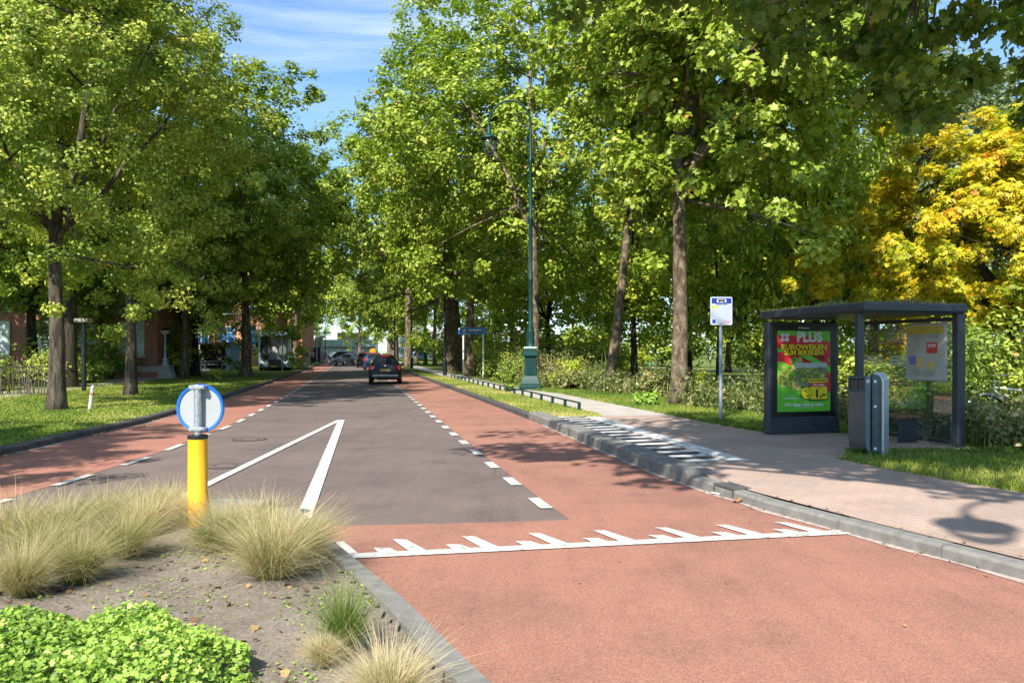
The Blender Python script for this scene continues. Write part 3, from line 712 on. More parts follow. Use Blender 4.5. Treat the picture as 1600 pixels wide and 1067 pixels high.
# --- overhanging plane behind the camera: crown casts the dappled shade on the stop, its low twigs hang into the picture
rs = np.random.RandomState(77)
cl = ellipsoid_clumps(rs, 175, (1.3, 3.9, 10.8), (5.8, 4.4, 2.8), .75, -1, .1, .2)
hang = []
def hp(x, y, Y, r): hang.append(((x-800)*Y/FP, Y, EYE+(HZ-y)*Y/FP, r))
for _ in range(58):
    x = rs.uniform(1360, 1700); y = rs.uniform(-60, 215-(1600-x)*.18 if x < 1600 else 190); hp(x, y, rs.uniform(8, 11), rs.uniform(.2, .36))
for _ in range(34):
    x = rs.uniform(880, 1400); y = rs.uniform(-70, 8+14*math.sin(x/60)); hp(x, y, rs.uniform(7.2, 9.5), rs.uniform(.22, .38))
for _ in range(12): hp(rs.uniform(1210, 1400), rs.uniform(-60, 90), rs.uniform(8, 10), .3)
hang = np.array(hang)
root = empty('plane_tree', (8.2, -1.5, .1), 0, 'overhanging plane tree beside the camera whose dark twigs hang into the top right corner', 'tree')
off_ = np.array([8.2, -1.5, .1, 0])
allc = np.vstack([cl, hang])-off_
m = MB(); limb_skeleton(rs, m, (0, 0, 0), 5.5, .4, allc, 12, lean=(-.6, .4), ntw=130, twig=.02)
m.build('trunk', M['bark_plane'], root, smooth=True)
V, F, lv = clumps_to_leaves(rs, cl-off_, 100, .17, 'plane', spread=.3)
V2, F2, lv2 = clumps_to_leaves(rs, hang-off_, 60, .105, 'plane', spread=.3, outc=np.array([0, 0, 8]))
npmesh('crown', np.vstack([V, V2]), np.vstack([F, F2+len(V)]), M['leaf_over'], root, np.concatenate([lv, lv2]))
# ------------------------------------------------------------------ grass
def blades(rs, X, Y, Z, h, wd, lean, lv, seg=2):
    n = len(X); a = rs.uniform(0, 2*math.pi, n); dx = np.cos(a); dy = np.sin(a); la = rs.uniform(0, 2*math.pi, n)
    lx = np.cos(la)*lean; ly = np.sin(la)*lean
    V = np.zeros((n, 2*seg+1, 3))
    for k in range(seg):
        t = k/seg; ww = wd*(1-.35*t)/2
        for s, j in ((-1, 0), (1, 1)):
            V[:, 2*k+j, 0] = X+s*dx*ww+lx*h*t*t; V[:, 2*k+j, 1] = Y+s*dy*ww+ly*h*t*t; V[:, 2*k+j, 2] = Z+h*(t-.25*t*t*lean)
    V[:, 2*seg, 0] = X+lx*h; V[:, 2*seg, 1] = Y+ly*h; V[:, 2*seg, 2] = Z+h*np.maximum(.25, 1-.35*lean)
    F = []
    for k in range(seg-1): F.append((2*k, 2*k+1, 2*k+3)); F.append((2*k, 2*k+3, 2*k+2))
    F.append((2*seg-2, 2*seg-1, 2*seg)); Fa = np.array(F)
    return V.reshape(-1, 3), (Fa[None]+(np.arange(n)*(2*seg+1))[:, None, None]).reshape(-1, 3), np.repeat(lv, 2*seg+1)
def grassfield(name, label, n, xf, yr, h, wd, mat, zf, seed=1, lvm=.45, yp=1.0, cond=None):
    rs = np.random.RandomState(seed); Y = yr[0]+(yr[1]-yr[0])*rs.uniform(0, 1, n)**yp
    a = np.array([xf(y) for y in Y]); X = a[:, 0]+(a[:, 1]-a[:, 0])*rs.uniform(0, 1, n)
    pn = np.sin(X*1.3+Y*.7)+np.sin(X*.6-Y*1.1+2)+.6*np.sin(X*3.1+Y*2.3)
    lv = np.clip(lvm+.13*pn+rs.normal(0, .15, n), 0, 1)
    Z = np.array([zf(x, y) for x, y in zip(X, Y)])
    V, F, l2 = blades(rs, X, Y, Z, h*rs.uniform(.5, 1.3, n), wd*rs.uniform(.7, 1.3, n), rs.uniform(.1, 1.1, n), lv)
    o = npmesh(name, V, F, mat, None, l2); return tag(o, label, 'grass', None, 'stuff')
grassfield('lawn_grass', 'mown green and yellowish grass on the left lawn', 120000, lambda y: (LK(y)-2-y*.42, LK(y)-.2), (11, 40), .055, .018, M['grass_blade'], lambda x, y: .1, 1, .5, 1.7)
grassfield('verge_grass', 'dry yellow-green grass between the right kerb and the low green fence', 40000, lambda y: (RK(y)+.17, FN(y)+.15), (18.3, 48), .07, .018, M['grass_blade'], lambda x, y: .112, 2, .72, 1.4)
grassfield('shelter_grass', 'fresh green grass in front of the bus shelter', 42000, lambda y: (PR(y)-.06 if y < 11.2 else 4.62+(y-11.2)*.5, 11.5 if y < 11.8 else 7.5), (7.6, 12.0), .11, .011, M['grass_blade'], lambda x, y: .095, 3, .38)
grassfield('back_grass', 'shaded green grass around the bus stop sign pole', 45000, lambda y: (PR(y)-.05 if y > 14.9 else 4.7, PR(max(y, 15))+2.4), (14.75, 34), .12, .014, M['grass_blade'], lambda x, y: zpark(x, y), 4, .35, 1.3)
def weedfield(name, label, n, xf, yr, h, seed, mat=None, lvm=.5):
    """tall rank growth: stems with small leaves"""
    rs = np.random.RandomState(seed); Y = rs.uniform(yr[0], yr[1], n); a = np.array([xf(y) for y in Y]); X = a[:, 0]+(a[:, 1]-a[:, 0])*rs.uniform(0, 1, n)
    Z = np.array([zpark(x, y) for x, y in zip(X, Y)])
    pn = np.sin(X*1.9+Y*.9)+np.sin(X*.7-Y*1.3+1)+.7*np.sin(X*3.3-Y*2.1); hh = h*(1+.33*pn)*rs.uniform(.35, 1.35, n); hh = np.maximum(hh, .12)
    lv = np.clip(lvm+.12*np.sin(X*.9-Y*.33)+rs.normal(0, .2, n), 0, 1)
    V1, F1, l1 = blades(rs, X, Y, Z, hh, .022*np.ones(n), rs.uniform(.05, .6, n), lv, 3)
    k = 7; ids = np.repeat(np.arange(n), k); t = rs.uniform(.15, 1, n*k)
    C = np.stack([X[ids]+rs.normal(0, .10, n*k), Y[ids]+rs.normal(0, .10, n*k), Z[ids]+hh[ids]*t], 1)
    V2, F2, l2 = leaves(rs, C, rs.normal(size=(n*k, 3))+np.array([0, -.3, .8]), rs.uniform(.05, .12, n*k), np.clip(lv[ids]+rs.normal(0, .15, n*k)-.1, 0, 1), 'rhomb')
    F2t = np.concatenate([F2[:, [0, 1, 2]], F2[:, [0, 2, 3]]])
    o = npmesh(name, np.vstack([V1, V2]), np.vstack([F1, F2t+len(V1)]), mat or M['weeds'], None, np.concatenate([l1, l2]))
    return tag(o, label, 'weeds', None, 'stuff')
weedfield('tall_weeds', 'tall tangled weeds in the border behind the path and plane trunks', 6500, lambda y: (PR(max(y, 15))+1.9+.5*math.sin(y*.8), PR(max(y, 15))+4.6+.8*math.sin(y*.55)), (15.5, 46), .55, 5, lvm=.50)
weedfield('tall_weeds', 'sunlit tall weeds and nettles behind the bus shelter', 7500, lambda y: (7.5, 15.5), (10.6, 19), .5, 6, lvm=.55)
weedfield('tall_weeds', 'low dry weeds on the park slope behind the advertising panel', 3500, lambda y: (PR(max(y, 15))+4.8, PR(max(y, 15))+9), (17, 40), .25, 7, lvm=.6)
weedfield('flower_border', 'mixed flower border left of the green street lamp', 5000, lambda y: (PR(y)+1.5, PR(y)+5), (36, 62), 1.0, 8, lvm=.6)
# shrubs
def shrub(label, loc, rad, h, leafm, seed, per=60, ls=.09, n=40, group=None, name='shrub', cat='shrub', stems=10, zg=None):
    rs = np.random.RandomState(seed); root = empty(name, (loc[0], loc[1], zpark(*loc) if zg is None else zg), 0, label, cat, group)
    cl = ellipsoid_clumps(rs, n, (0, 0, h*.5), (rad, rad, h*.5), rad*.28+.04, -.9, .3)
    m = MB()
    for k in range(stems):
        c = Vector(cl[k][:3]); m.tube([(c.x*.1, c.y*.1, -.05), (c.x*.5, c.y*.5, c.z*.6), c], [.025, .018, .008], 5)
    m.build('stem', M['bark_dark'], root)
    V, F, lv = clumps_to_leaves(rs, cl, per, ls, 'rhomb'); npmesh('foliage', V, F, leafm, root, lv)
    return root
GS = 'shrubs in the park border'
shrub('dark brownish shrub behind the slim leaning plane trunk', (4.9, 26.5), .75, 1.0, M['weeds'], 41, group=GS)
shrub('shrub with bright leaves right of the slim plane trunk', (5.3, 23.6), .6, .8, M['leaf_lime'], 42, group=GS, per=40)
shrub('low bright green plant left of the nearest plane trunk base', (3.7, 22.0), .35, .45, M['leaf_ground'], 43, group=GS, n=14)
shrub('dark rounded shrub between the blue sign and the lamp', (0.6, 42), 1.7, 1.7, M['leaf_dark'], 44, group=GS)
shrub('feathery bright green bush right of the blue sign', (-1.2, 48.5), 1.3, 2.6, M['leaf_lime'], 45, group=GS)
shrub('yellow-green flowering shrub right of the green lamp base', (2.6, 33.5), 1.1, 1.1, M['leaf_lime'], 46, group=GS)
shrub('small dark spiky bush hugging the left of the lamp base', (-.25, 30.6), .42, .85, M['leaf_dark'], 47, group=GS, n=22)
shrub('small bush behind the slim plane at the weeds', (2.4, 31.4), .7, .8, M['weeds'], 48, group=GS)
shrub('tall dark bush behind the bus shelter glass', (9.0, 16.5), 1.1, 1.9, M['leaf_dark'], 49, group=GS)
shrub('green elder bush behind the timetable frame', (11.0, 18.5), 1.7, 2.6, M['leaf_linden'], 50, group=GS, ls=.12, n=60)
shrub('leafy green bush right behind the advertising panel', (8.1, 19.2), 1.1, 1.5, M['leaf_linden'], 51, group=GS)
shrub('weedy bush right of the shelter end post', (9.6, 13.6), .8, 1.1, M['weeds'], 52, group=GS)
GH = 'hedge shrubs in front of the brick house'
for k, (x, y, r, h, mm_) in enumerate([(-20.6, 30.5, 1.5, 1.7, 'leaf_dark'), (-19.9, 34.8, 1.5, 1.6, 'leaf_linden'), (-21.0, 38.5, 1.6, 1.5, 'leaf_dark'), (-23.5, 30, 1.6, 1.8, 'leaf_dark'), (-22.8, 45.3, 1.7, 2.2, 'leaf_dark')]):
    shrub(['dark hedge bush behind the nearest left trunk', 'lit green hedge bush left of the knotty trunk', 'dark hedge bush behind the knotty trunk', 'dark hedge bush beside the stick fence', 'low dark bush left of the ornate white lamp'][k], (x, y), r, h, M[mm_], 60+k, group=GH, zg=.1, ls=.12, n=50)
shrub('tall dark bush against the brick house corner beside the ornate lamp', (-20.4, 48.2), 1.2, 2.8, M['leaf_dark'], 66, group=GH, zg=.1, ls=.14, n=60)
sap = shrub('tiny leafy sapling alone on the left lawn beyond the bollard sign', (-15.5, 41.7), .33, 1.0, M['leaf_lime'], 70, zg=.1, n=14, name='sapling', cat='sapling', stems=4, per=22)
GP = 'bushes closing the park behind the trees'
fb = shrub('broad sunlit-coloured bush far behind the path walkers', (3.6, 72), 2.2, 3.0, M['leaf_lime'], 81, group=GP, ls=.22, n=60, per=45)  # lime leaves give the bush its sunlit look by colour
fd = shrub('broad dark bush far behind the advertising panel', (24, 62), 2.4, 3.2, M['leaf_dark'], 82, group=GP, ls=.24, n=60, per=45)
BL = ['behind the lamp', 'behind the blue sign', 'behind the slim plane trunk', 'behind the nearest plane trunk', 'behind the bus stop pole', 'behind the shelter glass', 'behind the yellow chestnut', 'beyond the walkers', 'behind the old thick plane', 'between the two near plane trunks', 'left of the walkers', 'right of the shelter end post', 'at the right picture edge', 'above the sandy path']
for k, (x, y, s_) in enumerate([(1, 62, 1.1), (-4, 78, 1.3), (6, 60, 1.0), (9.2, 66, .8), (31, 100, 1.5), (20, 46, 1.0), (24, 38, 1.1), (22, 118, 2.0), (-8, 96, 1.5), (5, 88, 1.5), (8, 92, 1.4), (17, 28, .8), (30, 42, 1.2), (30, 92, 1.8)]):
    c = copy_tree(fb if k % 3 != 1 else fd); c.location = (x, y, zpark(x, y)); c.scale = (s_*1.5, s_*1.2, s_); c.rotation_euler = (0, 0, k*1.3)
    c['label'] = ('sunlit-coloured' if k % 3 != 1 else 'dark')+' bush in the park '+BL[k]
# ------------------------------------------------------------------ ornamental grass tufts on the island
def tuft_mesh(seed, n, h, rad, mat, lvm, lvs, name):
    rs = np.random.RandomState(seed); seg = 6
    a = rs.uniform(0, 2*math.pi, n); r0 = rad*.22*np.sqrt(rs.uniform(0, 1, n)); hh = h*rs.uniform(.35, 1.2, n)
    a2 = a+rs.normal(0, .8, n); sp = rs.uniform(.05, 1.3, n)*rad*(1+.5*(rs.uniform(0, 1, n) < .12)); curl = rs.uniform(-.05, .8, n)
    X0 = r0*np.cos(a); Y0 = r0*np.sin(a); wa = rs.uniform(0, 2*math.pi, n); wd = rs.uniform(.0022, .005, n)
    V = np.zeros((n, 2*(seg+1), 3)); lv = np.zeros((n, 2*(seg+1)))
    base = rs.normal(lvm, lvs, n)
    for k in range(seg+1):
        t = k/seg; ww = wd*(1-.85*t**2)/2
        x = X0+np.cos(a2)*sp*(t**1.7); y = Y0+np.sin(a2)*sp*(t**1.7); z = hh*(t-curl*t**3*.75)
        x = x+np.sin(t*6+a*37)*.022*t; y = y+np.cos(t*5+a*29)*.022*t
        for s, j in ((-1, 0), (1, 1)):
            V[:, 2*k+j, 0] = x+s*np.cos(wa)*ww; V[:, 2*k+j, 1] = y+s*np.sin(wa)*ww; V[:, 2*k+j, 2] = z
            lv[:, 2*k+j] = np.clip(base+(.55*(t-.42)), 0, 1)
    F = [(2*k, 2*k+1, 2*k+3, 2*k+2) for k in range(seg)]; Fa = np.array(F)
    FF = (Fa[None]+(np.arange(n)*(2*(seg+1)))[:, None, None]).reshape(-1, 4)
    return npmesh(name, V.reshape(-1, 3), FF, mat, None, lv.ravel())
GT = 'ornamental grass tufts on the traffic island'
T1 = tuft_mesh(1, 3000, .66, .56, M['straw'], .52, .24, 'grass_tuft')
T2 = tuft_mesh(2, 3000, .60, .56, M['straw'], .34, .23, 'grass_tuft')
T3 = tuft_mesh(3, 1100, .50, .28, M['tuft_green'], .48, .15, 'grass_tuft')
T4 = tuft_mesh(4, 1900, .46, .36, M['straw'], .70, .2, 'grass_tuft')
tufts = [
 (T1, px(425, 905, .12), 1.0, 'large straw-topped grass tuft right of the yellow bollard, in front of the ramp marking'),
 (T2, px(345, 862, .12), .86, 'greenish tuft directly in front of the yellow bollard on its right'),
 (T2, px(475, 870, .12), .84, 'tuft at the right kerb of the island beside the large straw-topped one'),
 (T4, px(295, 822, .12), 1.05, 'dry golden tuft at the foot of the yellow bollard'),
 (T4, px(225, 835, .12), 1.15, 'dry golden tuft left of the yellow bollard foot'),
 (T2, px(195, 868, .12), .84, 'green and straw tuft on the left, right end of the front clump'),
 (T2, px(120, 905, .12), .85, 'green and straw tuft on the left in the middle of the front clump'),
 (T1, px(35, 925, .12), .78, 'tuft at the left picture edge above the green ground cover'),
 (T2, px(100, 850, .12), .95, 'tuft behind the middle of the left clump'),
 (T1, px(20, 860, .12), .95, 'tuft behind at the left picture edge nearest the road'),
 (T2, px(165, 828, .12), .9, 'farthest tuft of the left clump beside the asphalt'),
 (T1, px(400, 850, .12), .8, 'pale tuft behind the large straw-topped one'),
 (T1, px(265, 812, .12), .8, 'tuft rising right behind the golden ones at the bollard foot'),
 (T2, px(235, 815, .12), .75, 'tuft at the outer island edge left behind the bollard'),
 (T2, px(60, 885, .12), .9, 'tuft between the left edge tuft and the middle of the left clump'),
 (T3, px(537, 1018, .12), 1.0, 'small fresh green tuft beside the island kerb'),
 (T4, px(608, 1110, .12), .92, 'bleached straw tuft at the bottom edge against the island kerb'),
 (T4, px(505, 1035, .12), .5, 'short dry tuft left of the small fresh green one'),
]
used = set()
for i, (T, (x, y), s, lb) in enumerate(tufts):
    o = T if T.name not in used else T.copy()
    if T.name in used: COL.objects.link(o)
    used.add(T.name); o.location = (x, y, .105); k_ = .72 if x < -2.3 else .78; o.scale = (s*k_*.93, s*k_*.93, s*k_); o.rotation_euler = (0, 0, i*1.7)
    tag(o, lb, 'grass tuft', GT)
# ground cover
rs = np.random.RandomState(9); n = 44000
GC = [(-6, 1.2), (-1.3, 1.2), (-1.2, 3.0), (-1.16, 3.55), (-1.3, 3.95), (-1.65, 4.15), (-2.3, 4.25), (-3.2, 4.35), (-5.2, 4.1)]
def dist_edge(x, y):
    best = 9
    for i in range(len(GC)):
        a = Vector(GC[i-1]); b = Vector(GC[i]); p = Vector((x, y)); ab = b-a; t = max(0, min(1, (p-a).dot(ab)/ab.length_squared)); best = min(best, (a+ab*t-p).length)
    return best
P = []
while len(P) < n:
    x = rs.uniform(-4.2, -1.1); y = rs.uniform(1.9, 4.4)
    if inside(GC, x, y):
        d = dist_edge(x+.07*math.sin(y*13), y+.07*math.sin(x*11)); h = .22*min(1, (d/.35))**.6*(1+.16*math.sin(x*6+y*3)+.12*math.sin(y*11-x*5)+.1*math.sin(x*19)*math.sin(y*17))
        if d < .12 and rs.uniform() < .45*(1-d/.12): continue
        P.append((x, y, .12+h*(1-.75*rs.uniform()**2.2)))
P = np.array(P); pn = np.sin(P[:, 0]*4+P[:, 1]*2)
V, F, lv = leaves(rs, P, rs.normal(size=(n, 3))*.5+np.array([0, -.15, 1]), rs.uniform(.016, .034, n), np.clip(.42+.10*pn+rs.normal(0, .20, n)+.9*(P[:, 2]-.25), 0, 1), 'plane')
tag(npmesh('ground_cover', V, F, M['leaf_ground'], None, lv), 'low bright green leafy ground cover in the bottom left corner', 'ground cover', None, 'stuff')
# fallen leaves
def litter(name, label, n, pts, seed, size=.09):
    rs = np.random.RandomState(seed); C = np.array([pts(rs) for _ in range(n)])
    V, F, lv = leaves(rs, C, rs.normal(size=(n, 3))*.35+np.array([0, 0, 1]), size*rs.uniform(.5, 1.2, n), rs.uniform(0, 1, n), 'plane')
    tag(npmesh(name, V, F, M['fallen'], None, lv), label, 'fallen leaves', None, 'stuff')
def pl(rs):
    y = 12+28*rs.uniform()**1.4; return (LK(y)-.3-rs.uniform()**1.2*9, y, .125)
litter('fallen_leaves', 'brown fallen leaves scattered on the left lawn', 700, pl, 1, .06)
def pk(rs):
    y = rs.uniform(8, 30); return (LK(y)+abs(rs.normal(0, .12)), y, .02)
litter('gutter_leaves', 'brown leaves along the left gutter', 160, pk, 2, .055)
def pr(rs):
    y = rs.uniform(5.5, 18); s = rs.uniform() < .5
    return (RK(y)-abs(rs.normal(0, .06)), y, .02) if s else (RK(y)+kerbwidth(y)+rs.normal(0, .03)+.02, y, .13)
litter('kerb_debris', 'brown crumbs of leaf litter along the right kerb', 200, pr, 3, .035)
def prd(rs):
    while 1:
        x = rs.uniform(-1.2, 5.5); y = rs.uniform(3.2, 16)
        if x < RK(y)-.05 and not inside(IS, x, y): return (x, y, .018)
litter('road_debris', 'small bits of leaf scattered on the red asphalt', 70, prd, 12, .022)
def pi(rs):
    while 1:
        x = rs.uniform(-3.4, -1); y = rs.uniform(3.6, 7)
        if inside(ISI, x, y) and not inside(GC, x, y): return (x, y, soilz(x, y)+.012)
litter('island_leaves', 'dry leaf bits on the island soil', 160, pi, 4, .045)
def pw(rs):
    while 1:
        x = rs.uniform(-3.4, -.8); y = rs.uniform(3.4, 7)
        if inside(ISI, x, y) and not inside(GC, x, y) and math.sin(x*5)+math.sin(y*6+x) > rs.uniform(-.8, 1.5): return (x, y, soilz(x, y)+.012)
rs = np.random.RandomState(6); C = np.array([pw(rs) for _ in range(1500)])
V, F, lv = leaves(rs, C, rs.normal(size=(1500, 3))*.4+np.array([0, 0, 1]), rs.uniform(.01, .028, 1500), rs.uniform(0, .8, 1500), 'rhomb')
tag(npmesh('seedlings', V, F, M['leaf_ground'], None, lv), 'tiny seedlings dotted over the island soil', 'seedlings', None, 'stuff')
# ------------------------------------------------------------------ lettering
def text(body, size, parent, name, mat, loc, align='CENTER', bold=0.0, sx=1.0, depth=.0015, rot=(R(90), 0, 0), shear=0):
    cu = bpy.data.curves.new(name, 'FONT'); cu.body = body; cu.size = size; cu.align_x = align; cu.align_y = 'CENTER'
    cu.offset = bold; cu.extrude = depth; cu.resolution_u = 3; cu.shear = shear
    t = bpy.data.objects.new('tmp_text', cu); COL.objects.link(t); bpy.context.view_layer.update()
    me = bpy.data.meshes.new_from_object(t.evaluated_get(bpy.context.evaluated_depsgraph_get()))
    bpy.data.objects.remove(t)
    me.materials.clear(); o = link(name, me, mat, parent); o.location = loc; o.rotation_euler = rot; o.scale = (sx, 1, 1); return o
# ------------------------------------------------------------------ street lamps
def make_lamp(loc, rz, label, sc=1.0, group='green swan-neck street lamps'):
    r = empty('street_lamp', loc, rz, label, 'street lamp', group); r.scale = (sc, sc, sc)
    m = MB()
    m.lathe([(.43, -.05), (.43, .16), (.40, .2), (.40, .26), (.33, .38), (.27, .52), (.25, .56)], 4, sq=True)
    m.lathe([(.225, .55), (.225, 1.28), (.25, 1.32)], 4, sq=True)
    for s in (-1, 1):
        m.box((s*.0, -.232, .9), (.34, .02, .62)); m.box((s*.232, 0, .9), (.02, .34, .62)); m.box((s*.15, -.24, .9), (.03, .02, .7)); m.box((s*.07, -.25, .9), (.02, .02, .5))
    m.lathe([(.25, 1.31), (.33, 1.36), (.33, 1.42), (.27, 1.46), (.23, 1.5), (.23, 1.62), (.25, 1.64)], 4, sq=True)
    m.build('pedestal', M['green_iron'], r)
    m = MB(); m.lathe([(.255, 1.64), (.26, 1.68), (.25, 1.71)], 4, sq=True); m.build('pedestal_cap', flat('verdigris_cap', (.32, .48, .45), .5, .4), r)
    m = MB()
    m.lathe([(.19, 1.7), (.15, 1.78), (.13, 1.95), (.145, 2.3), (.15, 2.36), (.12, 2.42), (.13, 2.46), (.095, 2.6), (.085, 4.3), (.10, 4.33), (.10, 4.42), (.08, 4.46), (.08, 6.7), (.10, 6.73), (.10, 6.85), (.08, 6.9), (.068, 9.0), (.085, 9.03), (.085, 9.15), (.062, 9.2), (.055, 10.4)], 14)
    for k in range(8):
        a = k*math.pi/4; m.tube([(.135*math.cos(a), .135*math.sin(a), 1.8), (.15*math.cos(a), .15*math.sin(a), 2.3)], .014, 5)
    m.build('pole', M['green_iron'], r, smooth=40.)
    m = MB(); P = [(0, 0, 10.35)]
    for k in range(0, 17):
        a = math.pi*k/16; P.append((-.83+.83*math.cos(a), 0, 10.55+.95*math.sin(a)))
    P.append((-1.66, 0, 10.45)); m.tube(P, .045, 8)
    P = []
    for k in range(14):
        a = k*.42; q = .32*(1-k/16); P.append((-.42+q*math.cos(a+.6), 0, 10.75+q*math.sin(a+.6)))
    m.tube(P, .018, 6); m.build('swan_neck_arm', M['green_iron'], r)
    m = MB(); m.lathe([(.04, .42), (.07, .38), (.08, .2), (.11, .1), (.2, .0), (.35, -.06), (.36, -.1), (.3, -.11)][::-1], 20, (-1.66, 0, 10.1)); m.build('lamp_hood', M['green_iron'], r, smooth=40.)
    m = MB(); m.lathe([(.05, -.78), (.17, -.7), (.25, -.55), (.285, -.35), (.29, -.12)], 20, (-1.66, 0, 10.1)); g = m.build('lamp_globe', M['globe'], r, smooth=True)
    m = MB(); m.lathe([(.05, -.4), (.06, -.3), (.05, -.12)], 10, (-1.66, 0, 10.1)); m.build('bulb', M['white'], r)
    return r
l1 = make_lamp((.74, 31.8, .1), R(-4), 'tall dark green swan-neck street lamp with heavy square pedestal beside the path')
l1['label'] = 'tall dark green swan-neck street lamp with heavy square pedestal beside the path'
def lampc(x, y, s, rz, lb):
    c = copy_tree(l1); c.location = (x, y, .1); c.scale = (s, s, s); c.rotation_euler = (0, 0, rz); c['label'] = lb
lampc(1.9, -2.2, .92, R(-8), 'street lamp behind the camera, its curled shadow on the pavement')
lampc(-35.5, 152, .9, R(0), 'small distant green street lamp above the traffic at the end of the street')
# slimmer black lamps further along the kerb
def slim(loc, sc, label):
    r = empty('street_lamp', loc, 0, label, 'street lamp', 'slim black street lamps along the right kerb'); r.scale = (sc,)*3
    m = MB(); m.lathe([(.14, -.05), (.14, 1.0), (.09, 1.1), (.08, 3), (.06, 9.0)], 10); m.build('pole', M['black_iron'], r)
    m = MB(); P = [(0, 0, 8.95)]+[(-.7+.7*math.cos(math.pi*k/10), 0, 9.1+.5*math.sin(math.pi*k/10)) for k in range(11)]; m.tube(P, .03, 6); m.build('arm', M['black_iron'], r)
    m = MB(); m.lathe([(.3, 0), (.26, .08), (.08, .3), (.04, .4)], 12, (-1.4, 0, 8.75)); m.build('lamp_hood', M['green_iron'], r)
    m = MB(); m.lathe([(.08, -.5), (.22, -.35), (.26, 0)], 12, (-1.4, 0, 8.75)); m.build('lamp_globe', M['globe'], r)
    return r
slim((-4.25, 50.7, .1), 1, 'first slim black lamp pole, beside the blue sign at the far fence end')
slim((-9.15, 73, .1), 1, 'second slim black lamp pole on the right verge beside the small black car')
slim((-14.8, 101, .1), 1, 'third slim black lamp pole on the right verge beyond the small black car')
# ------------------------------------------------------------------ traffic bollard with sign disc
bx, by = px(309, 822, .12)
r = empty('traffic_bollard', (bx, by, .1), R(-3), 'yellow island bollard carrying a round blue-rimmed sign seen from the back', 'bollard')
m = MB(); m.lathe([(.086, -.05), (.086, .3), (.080, .31), (.080, .77)], 24); m.build('column', M['yellow'], r, smooth=40.)
m = MB(); m.lathe([(.083, .765), (.083, .795), (.06, .80)], 24); m.build('collar', M['black_iron'], r, smooth=40.)
m = MB(); m.lathe([(.031, .79), (.031, 1.21)], 16); m.build('tube', M['steel'], r, smooth=40.)
m = MB(); m.lathe([(.032, 1.21), (.028, 1.22)], 16); m.build('tube_cap', M['steel'], r)
def disc(m, rad, y0, y1, z, n=48, x=0):
    m.plate([(x+rad*math.cos(2*math.pi*k/n), z+rad*math.sin(2*math.pi*k/n)) for k in range(n)], y0, y1)
dz = 1.02; m = MB(); disc(m, .186, .050, .062, dz); dd = m.build('sign_disc', M['signback'], r)
m = MB(); n = 56; vs_ = []
for k in range(n):
    a = 2*math.pi*k/n
    for (rr_, yy) in ((.184, .040), (.206, .036), (.209, .05), (.206, .064), (.184, .064)): vs_.append((rr_*math.cos(a), yy, dz+rr_*math.sin(a)))
fs_ = []
for k in range(n):
    k2 = (k+1) % n
    for j in range(5): fs_.append((k*5+j, k*5+(j+1) % 5, k2*5+(j+1) % 5, k2*5+j))
m.add(vs_, fs_); m.build('rim', M['blue'], r, smooth=40.)
for z in (1.20, .845):
    m = MB(); m.bbox((0.0, .005, z), (.135, .085, .034), .006); m.bbox((.045, -.042, z), (.02, .012, .02), .003); m.build('clamp', M['steel'], r)
# ------------------------------------------------------------------ bus stop sign pole
sx_, sy_ = px(1126, 659, .1)
r = empty('bus_stop_sign', (sx_, sy_, .1), R(4), 'bus stop sign plate with blue header on a slim blue-grey pole left of the shelter', 'bus stop sign')
m = MB(); m.lathe([(.035, -.1), (.035, 2.1)], 14); m.build('pole', M['postgrey'], r, smooth=40.)
def rrect(w, h, rad, cx=0, cz=0, n=5):
    P = []
    for (sx, sz, a0) in ((1, 1, 0), (-1, 1, 90), (-1, -1, 180), (1, -1, 270)):
        for k in range(n+1):
            a = R(a0+90*k/n); P.append((cx+sx*(w/2-rad)+rad*math.cos(a), cz+sz*(h/2-rad)+rad*math.sin(a)))
    return P
m = MB(); m.plate(rrect(.47, .60, .03, 0, 2.38), -.055, -.02); pl_ = m.build('sign_plate', flat('sign_pale_edge', (.50, .55, .62), .4, .4), r)
m = MB(); m.plate(rrect(.445, .575, .02, 0, 2.38), -.0575, -.0545); m.build('face', flat('sign_white_face', (.36, .40, .46), .35, .4, var=.04), pl_)
m = MB(); m.plate([(-.215, 2.54), (.215, 2.54), (.215, 2.655), (-.215, 2.655)], -.0605, -.057); m.build('header', M['navy'], pl_)
m = MB(); m.plate(rrect(.20, .065, .006, 0, 2.597), -.063, -.0602); m.build('emblem_plate', M['white'], pl_)
def busicon(m, cx, cz, s, y0, y1):
    m.plate(rrect(s, s*.26, s*.06, cx, cz), y0, y1)
    for k in (-.28, .28): m.plate([(cx+s*k+s*.07*math.cos(a*math.pi/5), cz-s*.14+s*.07*math.sin(a*math.pi/5)) for a in range(10)], y0, y1)
m = MB(); busicon(m, 0, 2.6, .16, -.065, -.0628); m.build('bus_symbol', M['black'], pl_)
text('Museum Plein', .042, pl_, 'stop_name', M['navy'], (0, -.0595, 2.525), bold=.0008)
m = MB(); m.plate(rrect(.12, .055, .024, -.15, 2.465), -.0595, -.0572); m.build('route_marker', flat('route_yellow', (.75, .55, .02), .4, .4), pl_)
text('2', .05, pl_, 'route_number', M['black'], (-.19, -.061, 2.465), bold=.001)
m = MB(); m.plate(rrect(.07, .075, .004, -.165, 2.155), -.0595, -.0572); m.build('small_logo', M['navy'], pl_)
m = MB(); n = 20
for k in range(n): 
    a, b = 2*math.pi*k/n, 2*math.pi*(k+1)/n; c0 = (.07, 2.15)
    m.plate([(c0[0]+.036*math.cos(a), c0[1]+.036*math.sin(a)), (c0[0]+.036*math.cos(b), c0[1]+.036*math.sin(b)), (c0[0]+.026*math.cos(b), c0[1]+.026*math.sin(b)), (c0[0]+.026*math.cos(a), c0[1]+.026*math.sin(a))], -.0595, -.0572)
